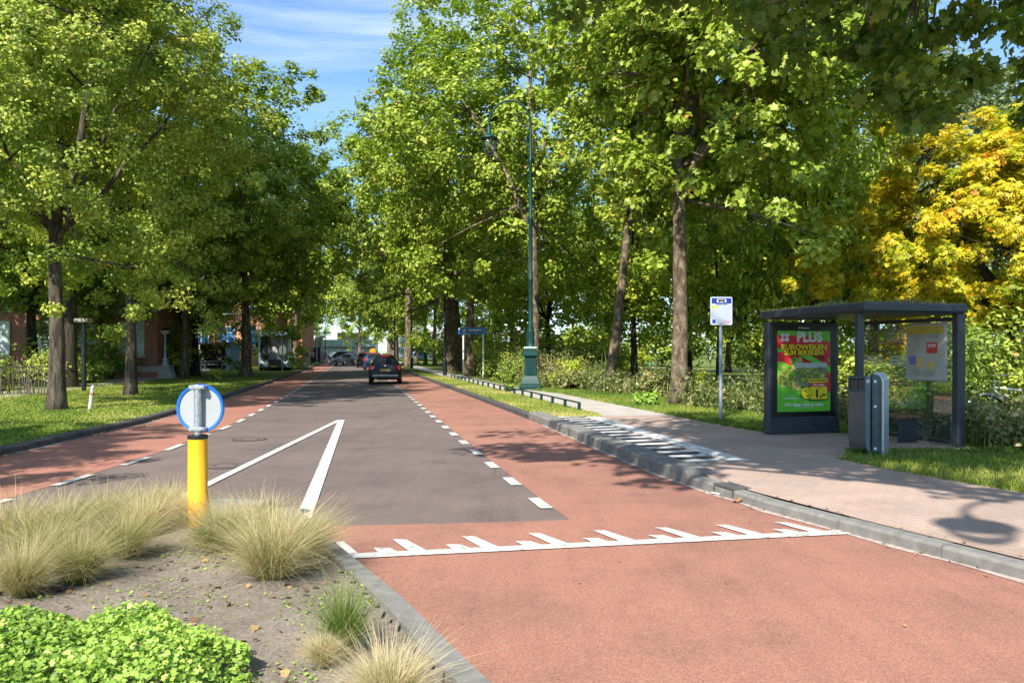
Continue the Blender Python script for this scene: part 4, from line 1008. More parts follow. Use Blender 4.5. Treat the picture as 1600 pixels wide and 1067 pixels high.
M['redmark'] = flat('red_print', (.55, .05, .03), .4, .4); m.build('ring_logo', M['redmark'], pl_)
text('tvv', .06, pl_, 'logo_letters', M['redmark'], (.155, -.0595, 2.15), bold=.001)
# ------------------------------------------------------------------ bus shelter
ANG = R(15.5)
o_ = Vector((4.52, 14.6))
r = empty('bus_shelter', (o_.x, o_.y, .1), ANG, 'dark grey bus shelter with sedum roof, glass back and a green advertising poster', 'bus shelter')
# local x = away from the road (across), local y = along the road away from camera. roof from y=0 (far) to y=-2.65
Wd, Ln, ZR = 1.90, 2.78, 2.10
A_ = M['anthracite']
m = MB(); m.bbox((Wd/2, -Ln/2, ZR+.078), (Wd, Ln, .135), .02); m.bbox((Wd/2, -Ln/2, ZR+.005), (Wd-.1, Ln-.1, .03), .01); rf = m.build('roof', A_, r)
rs = np.random.RandomState(3); n = 9000
X = rs.uniform(.03, Wd-.03, n); Y = -rs.uniform(.03, Ln-.03, n); Z = np.full(n, ZR+.14)
V, F, lv = blades(rs, X, Y, Z, .03+.07*rs.uniform(0, 1, n)*np.maximum(0, np.sin(X*5+Y*3.7)+np.sin(Y*6.1-X*2)), .012*np.ones(n), rs.uniform(.2, 1.2, n), np.clip(rs.normal(.62, .2, n), 0, 1))
rg = npmesh('sedum', V, F, M['weeds'], rf, lv)
def post(x, y, w=.12, d=.1): 
    m = MB(); m.bbox((x, y, ZR/2-.02), (w, d, ZR+.04), .012); return m.build('post', A_, r)
post(.1, -Ln+.25, .10, .10); post(Wd-.07, -Ln+.12, .15, .13); post(Wd-.06, -.32, .07, .07)
# glass back wall: along y at x = Wd-.07
m = MB(); m.box((Wd-.07, -(Ln-.2)/2-.15, 1.05), (.012, Ln-.62, 1.86)); gl = m.build('glass_wall', M['glass'], r)
for z in (.07, 2.02):
    m = MB(); m.box((Wd-.07, -Ln/2, z), (.05, Ln-.4, .06)); m.build('glass_rail', A_, r)
M['frost'] = flat('frosted_stripe', (.5, .56, .54), .5, .3)
m = MB()
for z, h in ((1.42, .022), (1.36, .035), (1.30, .02)):
    m.box((Wd-.08, -1.62, z), (.003, .85, h)); m.box((Wd-.08, -.75, z), (.003, .5, h*.8))
m.build('safety_stripe', M['frost'], gl)
# timetable case on the glass
m = MB(); yc = -Ln+.74; m.bbox((Wd-.11, yc, 1.50), (.05, .86, .94), .02); fr = m.build('timetable_frame', flat('aluminium_frame', (.42, .42, .40), .5, .4), r)
m = MB(); m.box((Wd-.137, yc, 1.50), (.003, .78, .86)); m.build('paper', flat('timetable_paper', (.42, .42, .38), .5, .3, var=.2, scale=3), fr)
m = MB(); m.box((Wd-.14, yc, 1.86), (.003, .78, .13)); m.build('yellow_header', flat('header_yellow', (.48, .37, .06), .5, .3), fr)
m = MB(); m.box((Wd-.14, yc-.15, 1.57), (.003, .22, .18)); m.build('red_notice', M['redmark'], fr)
text('STOP', .07, fr, 'notice_letters', M['white'], (Wd-.143, yc-.15, 1.60), rot=(R(90), 0, R(-90)), bold=.002)
M['noteyellow'] = flat('note_yellow', (.6, .45, .12), .5, .3)
for q_ in (((Wd-.14, yc+.12, 1.33), (.003, .12, .15)), ((Wd-.14, yc-.12, 1.28), (.003, .16, .12))):
    m = MB(); m.box(*q_); m.build('yellow_notice', M['noteyellow'], fr)
m = MB(); m.box((Wd-.14, yc+.27, 1.36), (.003, .15, .14)); m.build('violet_notice', flat('note_violet', (.18, .16, .42), .5, .3), fr)
M['inkgrey'] = flat('print_grey', (.22, .22, .21), .6, .2)
m = MB()
for k in range(9): m.box((Wd-.1395, yc+.18+(k % 3)*.03, 1.76-k*.033), (.002, .26-(k % 4)*.04, .008)); m.box((Wd-.1395, yc-.18, 1.79-k*.012), (.002, .22, .005)) if k < 6 else None
for k in range(4): m.box((Wd-.1395, yc, 1.18-k*.022), (.002, .5-k*.05, .007))
m.build('print_lines', M['inkgrey'], fr)
# bench inside
b = empty('bench', (0, 0, 0), 0); b.parent = r; CH.setdefault(r.name, []).append(b)
m = MB()
for k in range(3): m.bbox((Wd-.52+k*.13, -1.35, .44), (.115, 1.35, .045), .008)
m.build('seat', M['wood'], b)
for y in (-1.95, -.8):
    m = MB(); m.bbox((Wd-.4, y, .21), (.34, .07, .42), .01); m.build('leg', A_, b)
b['category'] = ''; del b['category']
# advertising panel: own frame, faces the camera
pn = MB(); pw, ph = 1.34, 1.98
a0 = .06; adx = a0+pw/2; ady = -.16
m = MB(); m.bbox((adx, ady, 1.02+.02), (pw, .16, 2.0), .015); m.bbox((adx, ady-.01, .17), (pw+.01, .19, .3), .01); ap_ = m.build('advertising_panel', A_, r)
ap_.scale = (1.10, 1, 1); ap_.location = (-adx*.10+.03, 0, 0)
def adp(name, poly, lay, mat):
    m = MB(); m.plate([(adx+x, z) for x, z in poly], ady-.082-lay*.0022, ady-.080-(lay-1)*.0022 if lay > 1 else ady-.078)
    return m.build(name, mat, ap_)
def rect(x0, x1, z0, z1): return [(x0, z0), (x1, z0), (x1, z1), (x0, z1)]
adp('black_border', rect(-.60, .60, .33, 2.00), 1, M['black'])
pg = flat('poster_green', (.12, .48, .03), .3, .4, var=.05); prd = flat('poster_red', (.58, .02, .03), .3, .4, var=.06)
X0, X1, Z0, Z1 = -.505, .505, .42, 1.885
adp('poster', rect(X0, X1, Z0, Z1), 2, pg)
def clip(poly):
    def cut(P, f, g):
        out = []
        for i in range(len(P)):
            a, b = P[i-1], P[i]; fa, fb = f(a), f(b)
            if (fa >= 0) != (fb >= 0): t = fa/(fa-fb); out.append((a[0]+(b[0]-a[0])*t, a[1]+(b[1]-a[1])*t))
            if fb >= 0: out.append(b)
        return out
    for f in (lambda p: p[0]-X0, lambda p: X1-p[0], lambda p: p[1]-Z0, lambda p: Z1-p[1]): poly = cut(poly, f, None)
    return poly
for P in ([(-.6, 1.82), (.6, 1.36), (.6, 1.60), (-.2, 1.98), (-.6, 1.98)][:0] or [(-.505, 1.76), (.505, 1.30), (.505, 1.52), (-.15, 1.77), (-.505, 1.92)][:0],
          ):
    pass
adp('poster_red_band', clip([(-.6, 1.80), (.0, 1.80), (.6, 1.66), (.6, 1.42), (.15, 1.28), (-.6, 1.62)]), 3, prd)
adp('poster_red_band', clip([(-.6, 1.46), (.15, 1.62), (.8, 1.05), (.8, .55), (.1, 1.02)]), 3, prd)
adp('poster_red_band', clip([(-.6, 1.55), (-.2, 1.40), (-.1, 1.30), (-.6, 1.34)]), 4, prd)
adp('poster_red_band', clip([(-.6, 1.02), (.0, .75), (.1, .8), (-.2, 1.05)]), 4, prd)
adp('poster_green_band', clip([(-.1, 1.45), (.1, 1.45), (.7, 1.12), (.7, 1.0)]), 5, pg)
greyl = flat('poster_grey_letters', (.62, .64, .64), .4, .4)
text('PLUS', .245, ap_, 'poster_title', greyl, (adx+.10, ady-.093, 1.765), bold=.011, sx=.92)
m = MB()
for (i, j) in ((-1, -1), (1, -1), (1, 1), (-1, 1)): m.plate([(adx-.37+i*.042+.040*math.cos(a*math.pi/8), 1.765+j*.042+.040*math.sin(a*math.pi/8)) for a in range(16)], ady-.096, ady-.092)
m.build('clover_logo', greyl, ap_)
yl_ = flat('poster_yellow', (.72, .62, .01), .4, .4, var=.03)
for (s, z, t) in ((.128, 1.585, 'EUROWEKEN'), (.122, 1.485, 'SLIM BEKEKEN!')):
    sx = .86/ (len(t)*.72*s) ; sx = 1.12 if t[0] == 'E' else .93
    text(t, s, ap_, 'poster_headline_shadow', M['black'], (adx-.005, ady-.094, z-.006), bold=.007, sx=sx)
    text(t, s, ap_, 'poster_headline', yl_, (adx-.005, ady-.0985, z), bold=.004, sx=sx)
# grapes and the box
gm = [flat('grape_green', (.26, .33, .04), .25, .5, var=.15), flat('grape_pale', (.36, .42, .09), .25, .5, var=.1), flat('grape_shade', (.13, .17, .02), .3, .5)]
rr = random.Random(5); gms = [MB(), MB(), MB()]
def grape(x, z, rad, k): gms[k].plate([(adx+x+rad*math.cos(a*math.pi/6), z+rad*math.sin(a*math.pi/6)) for a in range(12)], ady-.094-.003*k-rr.uniform(0, .002), ady-.092)
for _ in range(170):
    a = rr.uniform(0, 6.28); q = math.sqrt(rr.random())
    cx_, cz_, rx_, rz_ = rr.choice([(-.30, 1.08, .22, .2), (-.16, 1.28, .14, .13), (-.1, .93, .2, .12), (-.34, 1.0, .15, .12)])
    x = cx_+q*rx_*math.cos(a); z = cz_+q*rz_*math.sin(a)
    if X0+.03 < x < X1: grape(x, z, rr.uniform(.028, .042), rr.choice([0, 0, 1, 1, 2]))
for k in range(3): gms[k].build('grape_picture', gm[k], ap_)
adp('grape_box_picture', rrect(.60, .40, .05, .13, 1.08), 8, flat('box_grey_green', (.16, .22, .13), .4, .4, var=.2))
adp('grape_box_rim', rrect(.62, .09, .04, .13, 1.26), 9, flat('box_rim', (.42, .48, .46), .3, .4))
gms = [MB(), MB(), MB()]
def grape(x, z, rad, k): gms[k].plate([(adx+x+rad*math.cos(a*math.pi/6), z+rad*math.sin(a*math.pi/6)) for a in range(12)], ady-.104-.003*k-rr.uniform(0, .001), ady-.1)
for _ in range(60): grape(.13+rr.uniform(-.23, .23), 1.06+rr.uniform(-.13, .15), .03, rr.choice([0, 2, 0, 1, 2]))
for k in range(3): gms[k].build('grape_picture', gm[k], ap_)
adp('price_tag', rect(.09, .43, .62, .90), 16, M['black']); adp('price_tag_yellow', rect(.10, .42, .64, .87), 17, yl_)
adp('price_tag_red', rect(.10, .42, .87, .94), 17, prd); adp('discount_strip', [(.07, .94), (.43, .95), (.43, 1.02), (.07, 1.01)], 18, yl_)
text('41% KORTING', .052, ap_, 'discount_letters', M['black'], (adx+.25, ady-.124, .98), bold=.001, shear=.2)
text('Per schaal', .052, ap_, 'tag_letters', M['white'], (adx+.26, ady-.122, .905), bold=.001)
text('1.-', .20, ap_, 'price', M['black'], (adx+.28, ady-.122, .735), bold=.008)
text('1.69', .035, ap_, 'old_price', M['black'], (adx+.26, ady-.122, .845))
m = MB(); m.plate([(adx+.03+.110*math.cos(a*math.pi/16), .76+.110*math.sin(a*math.pi/16)) for a in range(32)], ady-.120, ady-.117); m.build('smiley_outline', M['black'], ap_)
m = MB(); m.plate([(adx+.03+.102*math.cos(a*math.pi/16), .76+.102*math.sin(a*math.pi/16)) for a in range(32)], ady-.123, ady-.1205); m.build('smiley', yl_, ap_)
m = MB(); P = [(adx+.03+.068*math.cos(a), ady-.125, .765+.068*math.sin(a)) for a in np.linspace(R(200), R(340), 10)]; m.tube(P, .0065, 5)
m.plate([(adx-.005+.012*math.cos(a*.7), .795+.018*math.sin(a*.7)) for a in range(9)], ady-.126, ady-.124); m.tube([(adx+.05, ady-.125, .80), (adx+.09, ady-.125, .805)], .006, 5); m.build('smiley_face', M['black'], ap_)
text('We doen met je mee.', .083, ap_, 'slogan', M['white'], (adx, ady-.093, .545), bold=.0015)
text('PLUS\nGEEFT MEER VOORDEEL', .028, ap_, 'small_print', M['white'], (adx-.25, ady-.093, .675), bold=.0005)
text('Kijk voor meer aanbiedingen op onze site', .022, ap_, 'small_print', M['white'], (adx, ady-.093, .49))
text('JCDecaux', .052, ap_, 'operator_name', greyl, (adx, ady-.088, 1.94), bold=.001)
# ------------------------------------------------------------------ litter bin
bx_, by_ = px(1356, 712, .1)
r = empty('litter_bin', (bx_, by_, .1), R(-35), 'dark litter bin with two square openings in front of the bus shelter', 'litter bin'); r.scale = (.92, .85, .96)
M['binbrown'] = flat('bin_brown_grey', (.075, .06, .06), .32, .5, var=.2, scale=3); M['binblue'] = flat('bin_blue_grey', (.13, .19, .24), .35, .5, .2, var=.3, scale=3); M['bindark'] = flat('bin_dark_teal', (.035, .065, .08), .3, .5, .2, var=.35, scale=3)
m = MB(); m.add([(-.24, -.17, .12), (-.01, -.19, .12), (.0, .2, .12), (-.23, .2, .12), (-.25, -.18, .2), (0, -.2, .2), (0, .2, .2), (-.25, .2, .2), (-.25, -.18, .97), (0, -.2, .97), (0, .2, .97), (-.25, .2, .97)],
   [(3, 2, 1, 0), (0, 1, 5, 4), (1, 2, 6, 5), (2, 3, 7, 6), (3, 0, 4, 7), (4, 5, 9, 8), (5, 6, 10, 9), (6, 7, 11, 10), (7, 4, 8, 11), (8, 9, 10, 11)]); m.build('body', M['binbrown'], r)
m = MB()
for (x0, x1) in ((-.255, -.235), (-.135, -.120), (-.015, .003)): m.box(((x0+x1)/2, 0, 1.07), (x1-x0, .39, .2))
m.box((-.125, 0, 1.185), (.26, .4, .035)); m.box((-.125, 0, .99), (.258, .395, .03)); m.box((-.125, .17, 1.07), (.25, .03, .2)); m.build('hood', M['anthracite'], r)
m = MB(); m.box((-.125, .0, 1.07), (.235, .3, .165)); m.build('opening', M['black'], r)
m = MB(); m.add([(0.002, -.21, .16), (.075, -.27, .06), (.075, .2, .06), (.002, .2, .16), (.002, -.21, 1.19), (.085, -.25, 1.235), (.085, .2, 1.235), (.002, .2, 1.19)],
   [(3, 2, 1, 0), (0, 1, 5, 4), (1, 2, 6, 5), (2, 3, 7, 6), (3, 0, 4, 7), (4, 5, 6, 7)]); m.build('side_panel', M['binblue'], r)
m = MB(); m.bbox((.155, -.02, .64), (.155, .44, 1.17), .03); bk = m.build('back_panel', M['bindark'], r)
for z in (1.13, .76, .14):
    m = MB(); m.box((.15, -.242, z), (.034, .004, .038)); m.build('sticker', M['white'], bk)
m = MB(); P = [(.25, 0, -.05), (.25, 0, 1.10), (.24, 0, 1.17), (.20, 0, 1.225), (.12, 0, 1.245)]
for y in (-.2, 0, .18): m.tube([(p[0], y, p[2]) for p in P], .022, 8)
m.box((.25, 0, .6), (.03, .38, 1.1)); m.build('post_frame', M['steel'], r, smooth=40.)
m = MB(); m.tube([(.02, .05, -.05), (.02, .05, .2)], .03, 8); m.build('leg', M['black_iron'], r)
m = MB(); m.plate(rrect(.045, .045, .01, .045, 1.13), -.245, -.235); m.build('crest_sticker', flat('sticker_grey', (.5, .5, .58), .5, .3), r)
# ------------------------------------------------------------------ low green fence
r = empty('low_fence', (0, 0, 0), 0, 'knee-low dark green fence of short posts and a thin rail along the path', 'fence')
m = MB(); P = []
for k in range(20):
    Y = 20+25.0*k/19; X = FN(Y)
    q = MB(); q.bbox((X, Y, .20), (.07, .07, .30), .008, rz=R(12)); q.build('post', M['green_iron'], r); P.append((X, Y, .335))
m.tube(P, .022, 6); m.build('rail', M['green_iron'], r)
# ------------------------------------------------------------------ blue direction sign
nx, ny = px(724, 590.6, .1)
r = empty('direction_sign', (nx, ny, .1), R(-3), 'long blue direction sign on two white posts at the path edge', 'direction sign')
for x in (0, 1.15):
    m = MB(); m.lathe([(.045, -.1), (.045, 2.75 if x == 0 else 2.6)], 10, (x, 0, 0)); m.build('post', M['white'], r)
m = MB(); m.bbox((.54, -.07, 2.72), (1.65, .06, .38), .01); sp = m.build('board', M['blue'], r)
m = MB(); m.box((.52, -.102, 2.71), (1.28, .003, .25)); m.build('board_panel', flat('board_dark', (.03, .06, .12), .4, .4), sp)
text('Valkenburgbaan', .12, sp, 'board_letters', M['white'], (.70, -.106, 2.77), bold=.002)
text('1', .12, sp, 'board_number', M['white'], (.72, -.106, 2.64), bold=.002)
m = MB(); m.tube([(.05, -.106, 2.62), (.05, -.106, 2.80)], .016, 4); m.tube([(-.04, -.106, 2.72), (.05, -.106, 2.81), (.14, -.106, 2.72)], .016, 4); m.box((-.22, -.102, 2.83), (.1, .004, .09)); m.build('board_arrow', M['white'], sp)
# ------------------------------------------------------------------ manholes, drain, bits of litter
M['iron'] = flat('cast_iron_lid', (.06, .055, .05), .8, .3, var=.4, scale=30, bump=.4)
for (x, y, s, lb) in ((390, 686.5, .31, 'round manhole cover in the asphalt beyond the wedge marking'), (352, 728, .30, 'round manhole cover in the asphalt behind the straw tufts')):
    X, Y = px(x, y); r = empty('manhole_cover', (X, Y, 0), 0, lb, 'manhole cover', 'manhole covers in the asphalt')
    m = MB(); m.lathe([(s-.05, .006), (s-.05, .0085)], 28); m.build('lid', M['asphalt'], r)
    m = MB(); n = 28; vs_ = []; fs_ = []
    for k in range(n):
        a = 2*math.pi*k/n
        for rr_ in (s-.09, s): vs_.append((rr_*math.cos(a), rr_*math.sin(a), .0075))
    for k in range(n): k2 = (k+1) % n; fs_.append((2*k, 2*k+1, 2*k2+1, 2*k2))
    m.add(vs_, fs_); m.build('lid_ring', M['iron'], r)
    m = MB()
    for k in range(10): a = k*.63; m.box(((s-.14)*math.cos(a), (s-.14)*math.sin(a), .009), (.10, .025, .004), rz=a+1.2)
    m.build('lid_studs', M['iron'], r)
Yd = DR+.21; ang = math.atan2(RK(Yd+.2)-RK(Yd-.2), .4)
r = empty('kerb_drain', (RK(Yd), Yd, 0), -ang, 'cast concrete kerb drain with a dark slotted mouth beside the small leaf pile', 'drain')
m = MB(); m.box((.11, 0, .115), (.22, .42, .022)); m.box((.11, -.195, .05), (.22, .03, .11)); m.box((.11, .195, .05), (.22, .03, .11)); m.box((.17, 0, .05), (.1, .36, .11)); m.build('frame', M['kerbdark'], r)
m = MB(); m.box((.112, 0, .05), (.012, .358, .10)); m.build('mouth', M['black'], r)
m = MB()
for k in (-.06, .06): m.box((.03, k, .055), (.02, .02, .10))
m.build('bar', M['iron'], r)
m = MB(); m.tube([(0, 0, .02), (.14, .03, .012)], .006, 5); X, Y = px(1118, 774); a = MB(); a.tube([(0, 0, .02), (.05, -.02, .018), (.14, -.06, .012)], .007, 5); a.lathe([(.004, 0), (.028, .006), (.032, .018), (.02, .02)], 10, (-.02, .01, .012))
tag(a.build('plastic_spoon', M['white']), 'white plastic spoon lying in the gutter before the kerb drain', 'spoon').location = (X, Y, .005)
def oneleaf(x, y, s, mat, lb, z=.03, rz=0):
    X, Y = px(x, y, .01); P, F = SH['plane']; m = MB(); m.add([(p[0]*s, (p[1]-.5)*s*.7, z+p[2]*s+abs(p[0])*s*.5) for p in P], F); o = m.build('leaf', mat); o.location = (X, Y, 0); o.rotation_euler = (R(18), 0, rz); tag(o, lb, 'leaf')
oneleaf(1241, 806, .11, flat('leaf_bright_yellow', (.75, .5, .01), .6, .3), 'single bright yellow leaf lying against the right kerb')
oneleaf(1150, 784, .12, flat('leaf_brown', (.30, .16, .07), .7, .2), 'crumpled brown leaf in front of the kerb drain')
oneleaf(1447, 741, .13, flat('leaf_orange', (.5, .25, .03), .7, .2), 'orange leaf at the edge of the grass before the shelter', .13)
# small white leaning post on the lawn
X, Y = px(140, 640, .1); r = empty('marker_post', (X, Y, .05), 0, 'short white leaning wooden post on the left lawn', 'post'); 
m = MB(); m.tube([(0, 0, 0), (.085, 0, .64), (.095, 0, .68)], [.05, .05, .035], 10); m.build('shaft', M['dirtywhite'], r)
m = MB(); m.tube([(.055, -.002, .43), (.068, -.002, .50)], .052, 10); m.build('rust_band', flat('rust', (.35, .18, .09), .8, .2), r)
# ------------------------------------------------------------------ left: small lamps
X, Y = px(131, 611, .1); r = empty('post_lantern', (X, Y, .05), 0, 'black post with a flat square lantern top behind the nearest left trunk', 'lantern')
m = MB(); m.bbox((0, 0, 1.35), (.13, .13, 2.7), .01); m.build('pole', M['black_iron'], r)
m = MB(); m.bbox((.0, 0, 2.76), (.5, .5, .14), .02); m.build('lantern_top', flat('lantern_grey', (.3, .28, .22), .5, .4), r)
X, Y = px(259, 591, .1); r = empty('ornate_lamp', (X, Y, .05), 0, 'ornate pale lilac lamp post on a worn stone plinth beside the left footpath', 'lamp post')
m = MB(); m.add([(-.35, -.3, 0), (.55, -.3, 0), (.55, .3, 0), (-.35, .3, 0), (-.35, -.25, .72), (.3, -.25, .72), (.3, .25, .72), (-.35, .25, .72)], [(3, 2, 1, 0), (4, 5, 6, 7), (0, 1, 5, 4), (1, 2, 6, 5), (2, 3, 7, 6), (3, 0, 4, 7)]); m.box((.0, 0, .75), (.75, .58, .08)); m.box((.12, 0, .06), (1.0, .7, .1)); m.build('plinth', flat('worn_stone', (.30, .29, .27), .9, .2, var=.3, scale=9), r)
m = MB(); m.lathe([(.22, .78), (.2, .86), (.12, .95), (.10, 1.0), (.15, 1.06), (.15, 1.14), (.07, 1.22), (.055, 1.4), (.04, 2.5), (.07, 2.55)], 14, (-.03, 0, 0)); m.build('pole', flat('lilac_paint', (.42, .42, .62), .5, .4), r, smooth=40.)
m = MB(); m.lathe([(.08, 2.55), (.2, 2.62), (.27, 2.78)], 16, (-.03, 0, 0)); m.build('lamp_bowl', flat('opal_bowl', (.55, .53, .45), .3, .5), r, smooth=40.)
m = MB(); m.lathe([(.28, 2.78), (.2, 2.86), (.05, 2.92)], 16, (-.03, 0, 0)); m.build('lamp_hood', M['black_iron'], r)
# ------------------------------------------------------------------ left buildings
def windowed(root, x0, x1, z0, z1, y, nm=2, sill=True, pane=None, tr=.66):
    f = MB(); w_ = .07
    f.box(((x0+x1)/2, y-.03, z1-w_/2), (x1-x0, .09, w_)); f.box(((x0+x1)/2, y-.03, z0+w_/2), (x1-x0, .09, w_))
    for x in np.linspace(x0+w_/2, x1-w_/2, nm+1): f.box((x, y-.028, (z0+z1)/2), (w_, .08, z1-z0-2*w_))
    f.box(((x0+x1)/2, y-.024, z0+(z1-z0)*tr), (x1-x0-2*w_, .07, w_*.9))
    if sill: f.box(((x0+x1)/2, y-.10, z0-.06), (x1-x0+.2, .22, .10))
    fo = f.build('window', flat('cream_window_frame', (.55, .50, .38), .6, .3) if 'cwf' not in M else M['cwf'], root)
    p = MB(); p.box(((x0+x1)/2, y-.012, (z0+z1)/2), (x1-x0-.05, .02, z1-z0-.05)); p.build('pane', pane or M['bluewin'], fo)
    return fo
M['cwf'] = flat('cream_window_frame', (.55, .50, .38), .6, .3)
r = empty('brick_house', (-39.6, 46.5, .05), R(0), 'red brick house with cream window frames behind the trees at the left edge', 'house')
m = MB(); m.box((0, 3, 4.5), (38, 6, 9)); wl = m.build('wall', M['brick'], r)
m = MB(); m.add([(-19.4, -.4, 9), (19.4, -.4, 9), (19.4, 8.4, 9), (-19.4, 8.4, 9), (-18, 4, 12), (18, 4, 12)], [(0, 1, 5, 4), (1, 2, 5), (2, 3, 4, 5), (3, 0, 4), (3, 2, 1, 0)]); rf = m.build('roof', flat('dark_roof_tiles', (.06, .05, .05), .8, .2), r)
m = MB(); m.box((-8, 4, 12.2), (1, 1, 1.8)); m.build('chimney', M['brick'], rf)
m = MB(); m.box((0, -.03, 3.95), (38.05, .06, .16)); m.box((0, -.03, .55), (38.05, .06, .3)); m.build('string_course', flat('pale_stone_band', (.5, .47, .4), .8, .2), wl)
for x in np.arange(-13.7, 18.5, 2.6):
    windowed(r, x-.75, x+.75, 1.35, 3.35, 0, 2); windowed(r, x-.7, x+.7, 5, 6.9, 0, 2)
m = MB()
for x in np.arange(-12.7, 18, 2.6*2): m.box((x, -.08, 4.4), (.25, .16, 8.7))
m.build('pilaster', M['brick'], wl)
r = empty('stick_fence', (0, 0, 0), 0, 'rustic fence of crooked dark sticks at the left edge', 'fence')
rr = random.Random(2); m = MB(); m2 = MB()
for k in range(62):
    x = -21.5+k*.085+rr.uniform(-.03, .03); y = 28.2+.25*math.sin(k*.3); h = 1.1+.35*math.sin(k*.21)+rr.uniform(-.1, .2)+(.25 if k > 36 else 0)
    m.tube([(x, y, 0), (x+rr.uniform(-.14, .14), y, h*.5), (x+rr.uniform(-.25, .12), y, h)], [.024, .02, .012], 5)
m.build('sticks', flat('grey_sticks', (.12, .10, .085), .9, .1, var=.3), r)
m2.tube([(-21.6, 28.2, .5), (-16.3, 28.2, .55)], .02, 5); m2.tube([(-21.6, 28.2, 1.0), (-16.3, 28.2, 1.1)], .02, 5); m2.build('rail', M['bark_dark'], r)
# glass bus shelter across the road
r = empty('bus_shelter', (-27.2, 68, .05), R(-10), 'small shaded glass shelter with pale blue end panel across the left lawn', 'bus shelter')
m = MB(); m.box((1.6, .7, 2.25), (3.6, 1.6, .14)); m.build('roof', flat('rusty_roof_edge', (.22, .10, .07), .6, .3), r)
for x in (.0, 1.6, 3.2):
    m = MB(); m.box((x, 1.3, 1.1), (.08, .08, 2.2)); m.build('post', M['black_iron'], r)
m = MB(); m.box((1.6, 1.35, 1.15), (3.2, .03, 2.1)); m.build('glass_wall', M['darkglass'], r)
m = MB(); m.box((3.45, .5, 1.1), (.45, 1.5, 2.2)); m.build('end_panel', flat('pale_blue_panel', (.22, .33, .42), .35, .5), r)
m = MB(); m.box((1.5, .95, .5), (2.2, .4, .08)); m.box((1.5, .95, .75), (2.2, .05, .06)); m.box((.7, .95, .25), (.06, .3, .5)); m.box((2.3, .95, .25), (.06, .3, .5)); m.build('bench', M['steel'], r)
# house beyond with blue window
r = empty('orange_brick_house', (-34, 86, .05), R(0), 'orange brick house with a blue window above the glass shelter', 'house')
m = MB(); m.box((0, 4, 4), (15, 8, 8)); m.build('wall', brick('orange_brick', (.55, .24, .11), (.45, .19, .09), (.4, .33, .25)), r)
m = MB(); m.add([(-7.9, -.4, 8), (7.9, -.4, 8), (7.9, 8.4, 8), (-7.9, 8.4, 8), (-7, 4, 11), (7, 4, 11)], [(0, 1, 5, 4), (1, 2, 5), (2, 3, 4, 5), (3, 0, 4), (3, 2, 1, 0)]); m.build('roof', flat('dark_roof_tiles', (.06, .05, .05), .8, .2), r)
bw_ = flat('blue_pane', (.05, .16, .35), .15, .7, var=.4, scale=1.5)
for x in (-5, -2.2, .6, 3.4, 5.8): windowed(r, x-.85, x+.85, 2.3, 4.3, 0, 2, pane=bw_); windowed(r, x-.7, x+.7, 5.6, 7.2, 0, 2, pane=bw_)
m = MB(); m.box((0, -.03, 2.0), (15.05, .07, .45)); m.build('stone_band', M['dirtywhite'], r)
# railing in front (dark)
r = empty('park_railing', (-30, 62, .05), R(0), 'dark iron railing in the shade left of the glass shelter', 'railing')
m = MB()
for k in range(50): m.box((k*.14-2.5, 0, .9), (.025, .025, 1.7))
m.build('bars', M['black_iron'], r); m = MB(); m.box((1, 0, 1.6), (7.2, .04, .05)); m.box((1, 0, .3), (7.2, .04, .05)); m.build('rail', M['black_iron'], r)
# wood clad building
X, Y = px(472, 568.5, .1)
r = empty('wood_clad_building', (X, Y, .05), math.atan(-SL), 'low building with orange end wall and vertical wood cladding beyond the coach', 'building')
m = MB(); m.box((-3, 15, 3.0), (6, 30, 6.0)); m.build('wall', flat('orange_render', (.62, .27, .12), .8, .2, var=.08), r)
m = MB()
for k in range(100): m.box((.03, .2+k*.297, 3.0), (.05, .24, 5.95))
m.build('wood_cladding', flat('brown_wood_cladding', (.34, .155, .075), .7, .2, var=.2, scale=2), r)
m = MB(); m.box((-3, 15, 6.05), (6.3, 30.3, .14)); m.build('roof', flat('roof_felt', (.12, .11, .1), .9, .1), r)
m = MB(); m.box((-.45, -.03, 1.9), (.5, .04, .6)); m.build('wall_sign', M['white'], r)
m = MB(); m.box((-4, -.03, 1.1), (1.1, .05, 2.2)); m.build('door', M['anthracite'], r)
# kiosk / blue container
X, Y = px(497, 566, 0); r = empty('kiosk', (X, Y, .0), 0, 'narrow dark blue kiosk with a grey upper panel behind the wood-clad building', 'kiosk')
m = MB(); m.bbox((0, 0, 1.15), (1.1, 1.4, 2.3), .03); m.build('body', flat('kiosk_blue', (.02, .04, .10), .4, .4), r); m = MB(); m.bbox((.1, .2, 3.1), (1.2, .6, 1.6), .03); m.build('upper_panel', flat('panel_grey', (.36, .36, .34), .5, .4), r)
m = MB(); m.box((0, -.71, 1.15), (.7, .02, 1.7)); m.build('door', M['anthracite'], r)
def signpole(px_, py_, h, lb, z=.1, mat='steel', plate=None, name='sign_pole'):
    X, Y = px(px_, py_, z); r = empty(name, (X, Y, z-.05), 0, lb, 'sign pole'); m = MB(); m.lathe([(.045, 0), (.045, h)], 8); m.build('pole', M[mat], r)
    if plate: m = MB(); n = 20; m.plate([(plate[0]*math.cos(2*math.pi*k/n), h+plate[0]*math.sin(2*math.pi*k/n)) for k in range(n)], -.07, -.04); m.build('plate', plate[1], r)
    return r
signpole(441.5, 582, 3.0, 'thin pale pole on the lawn in front of the coach', plate=(.18, M['steel']))
signpole(495, 567, 3.9, 'thin pale pole before the dark blue kiosk', mat='white')
signpole(582.5, 569, 1.75, 'round orange temporary traffic sign beyond the small black car', z=0, plate=(.40, flat('orange_sign', (.85, .32, .01), .4, .4)))
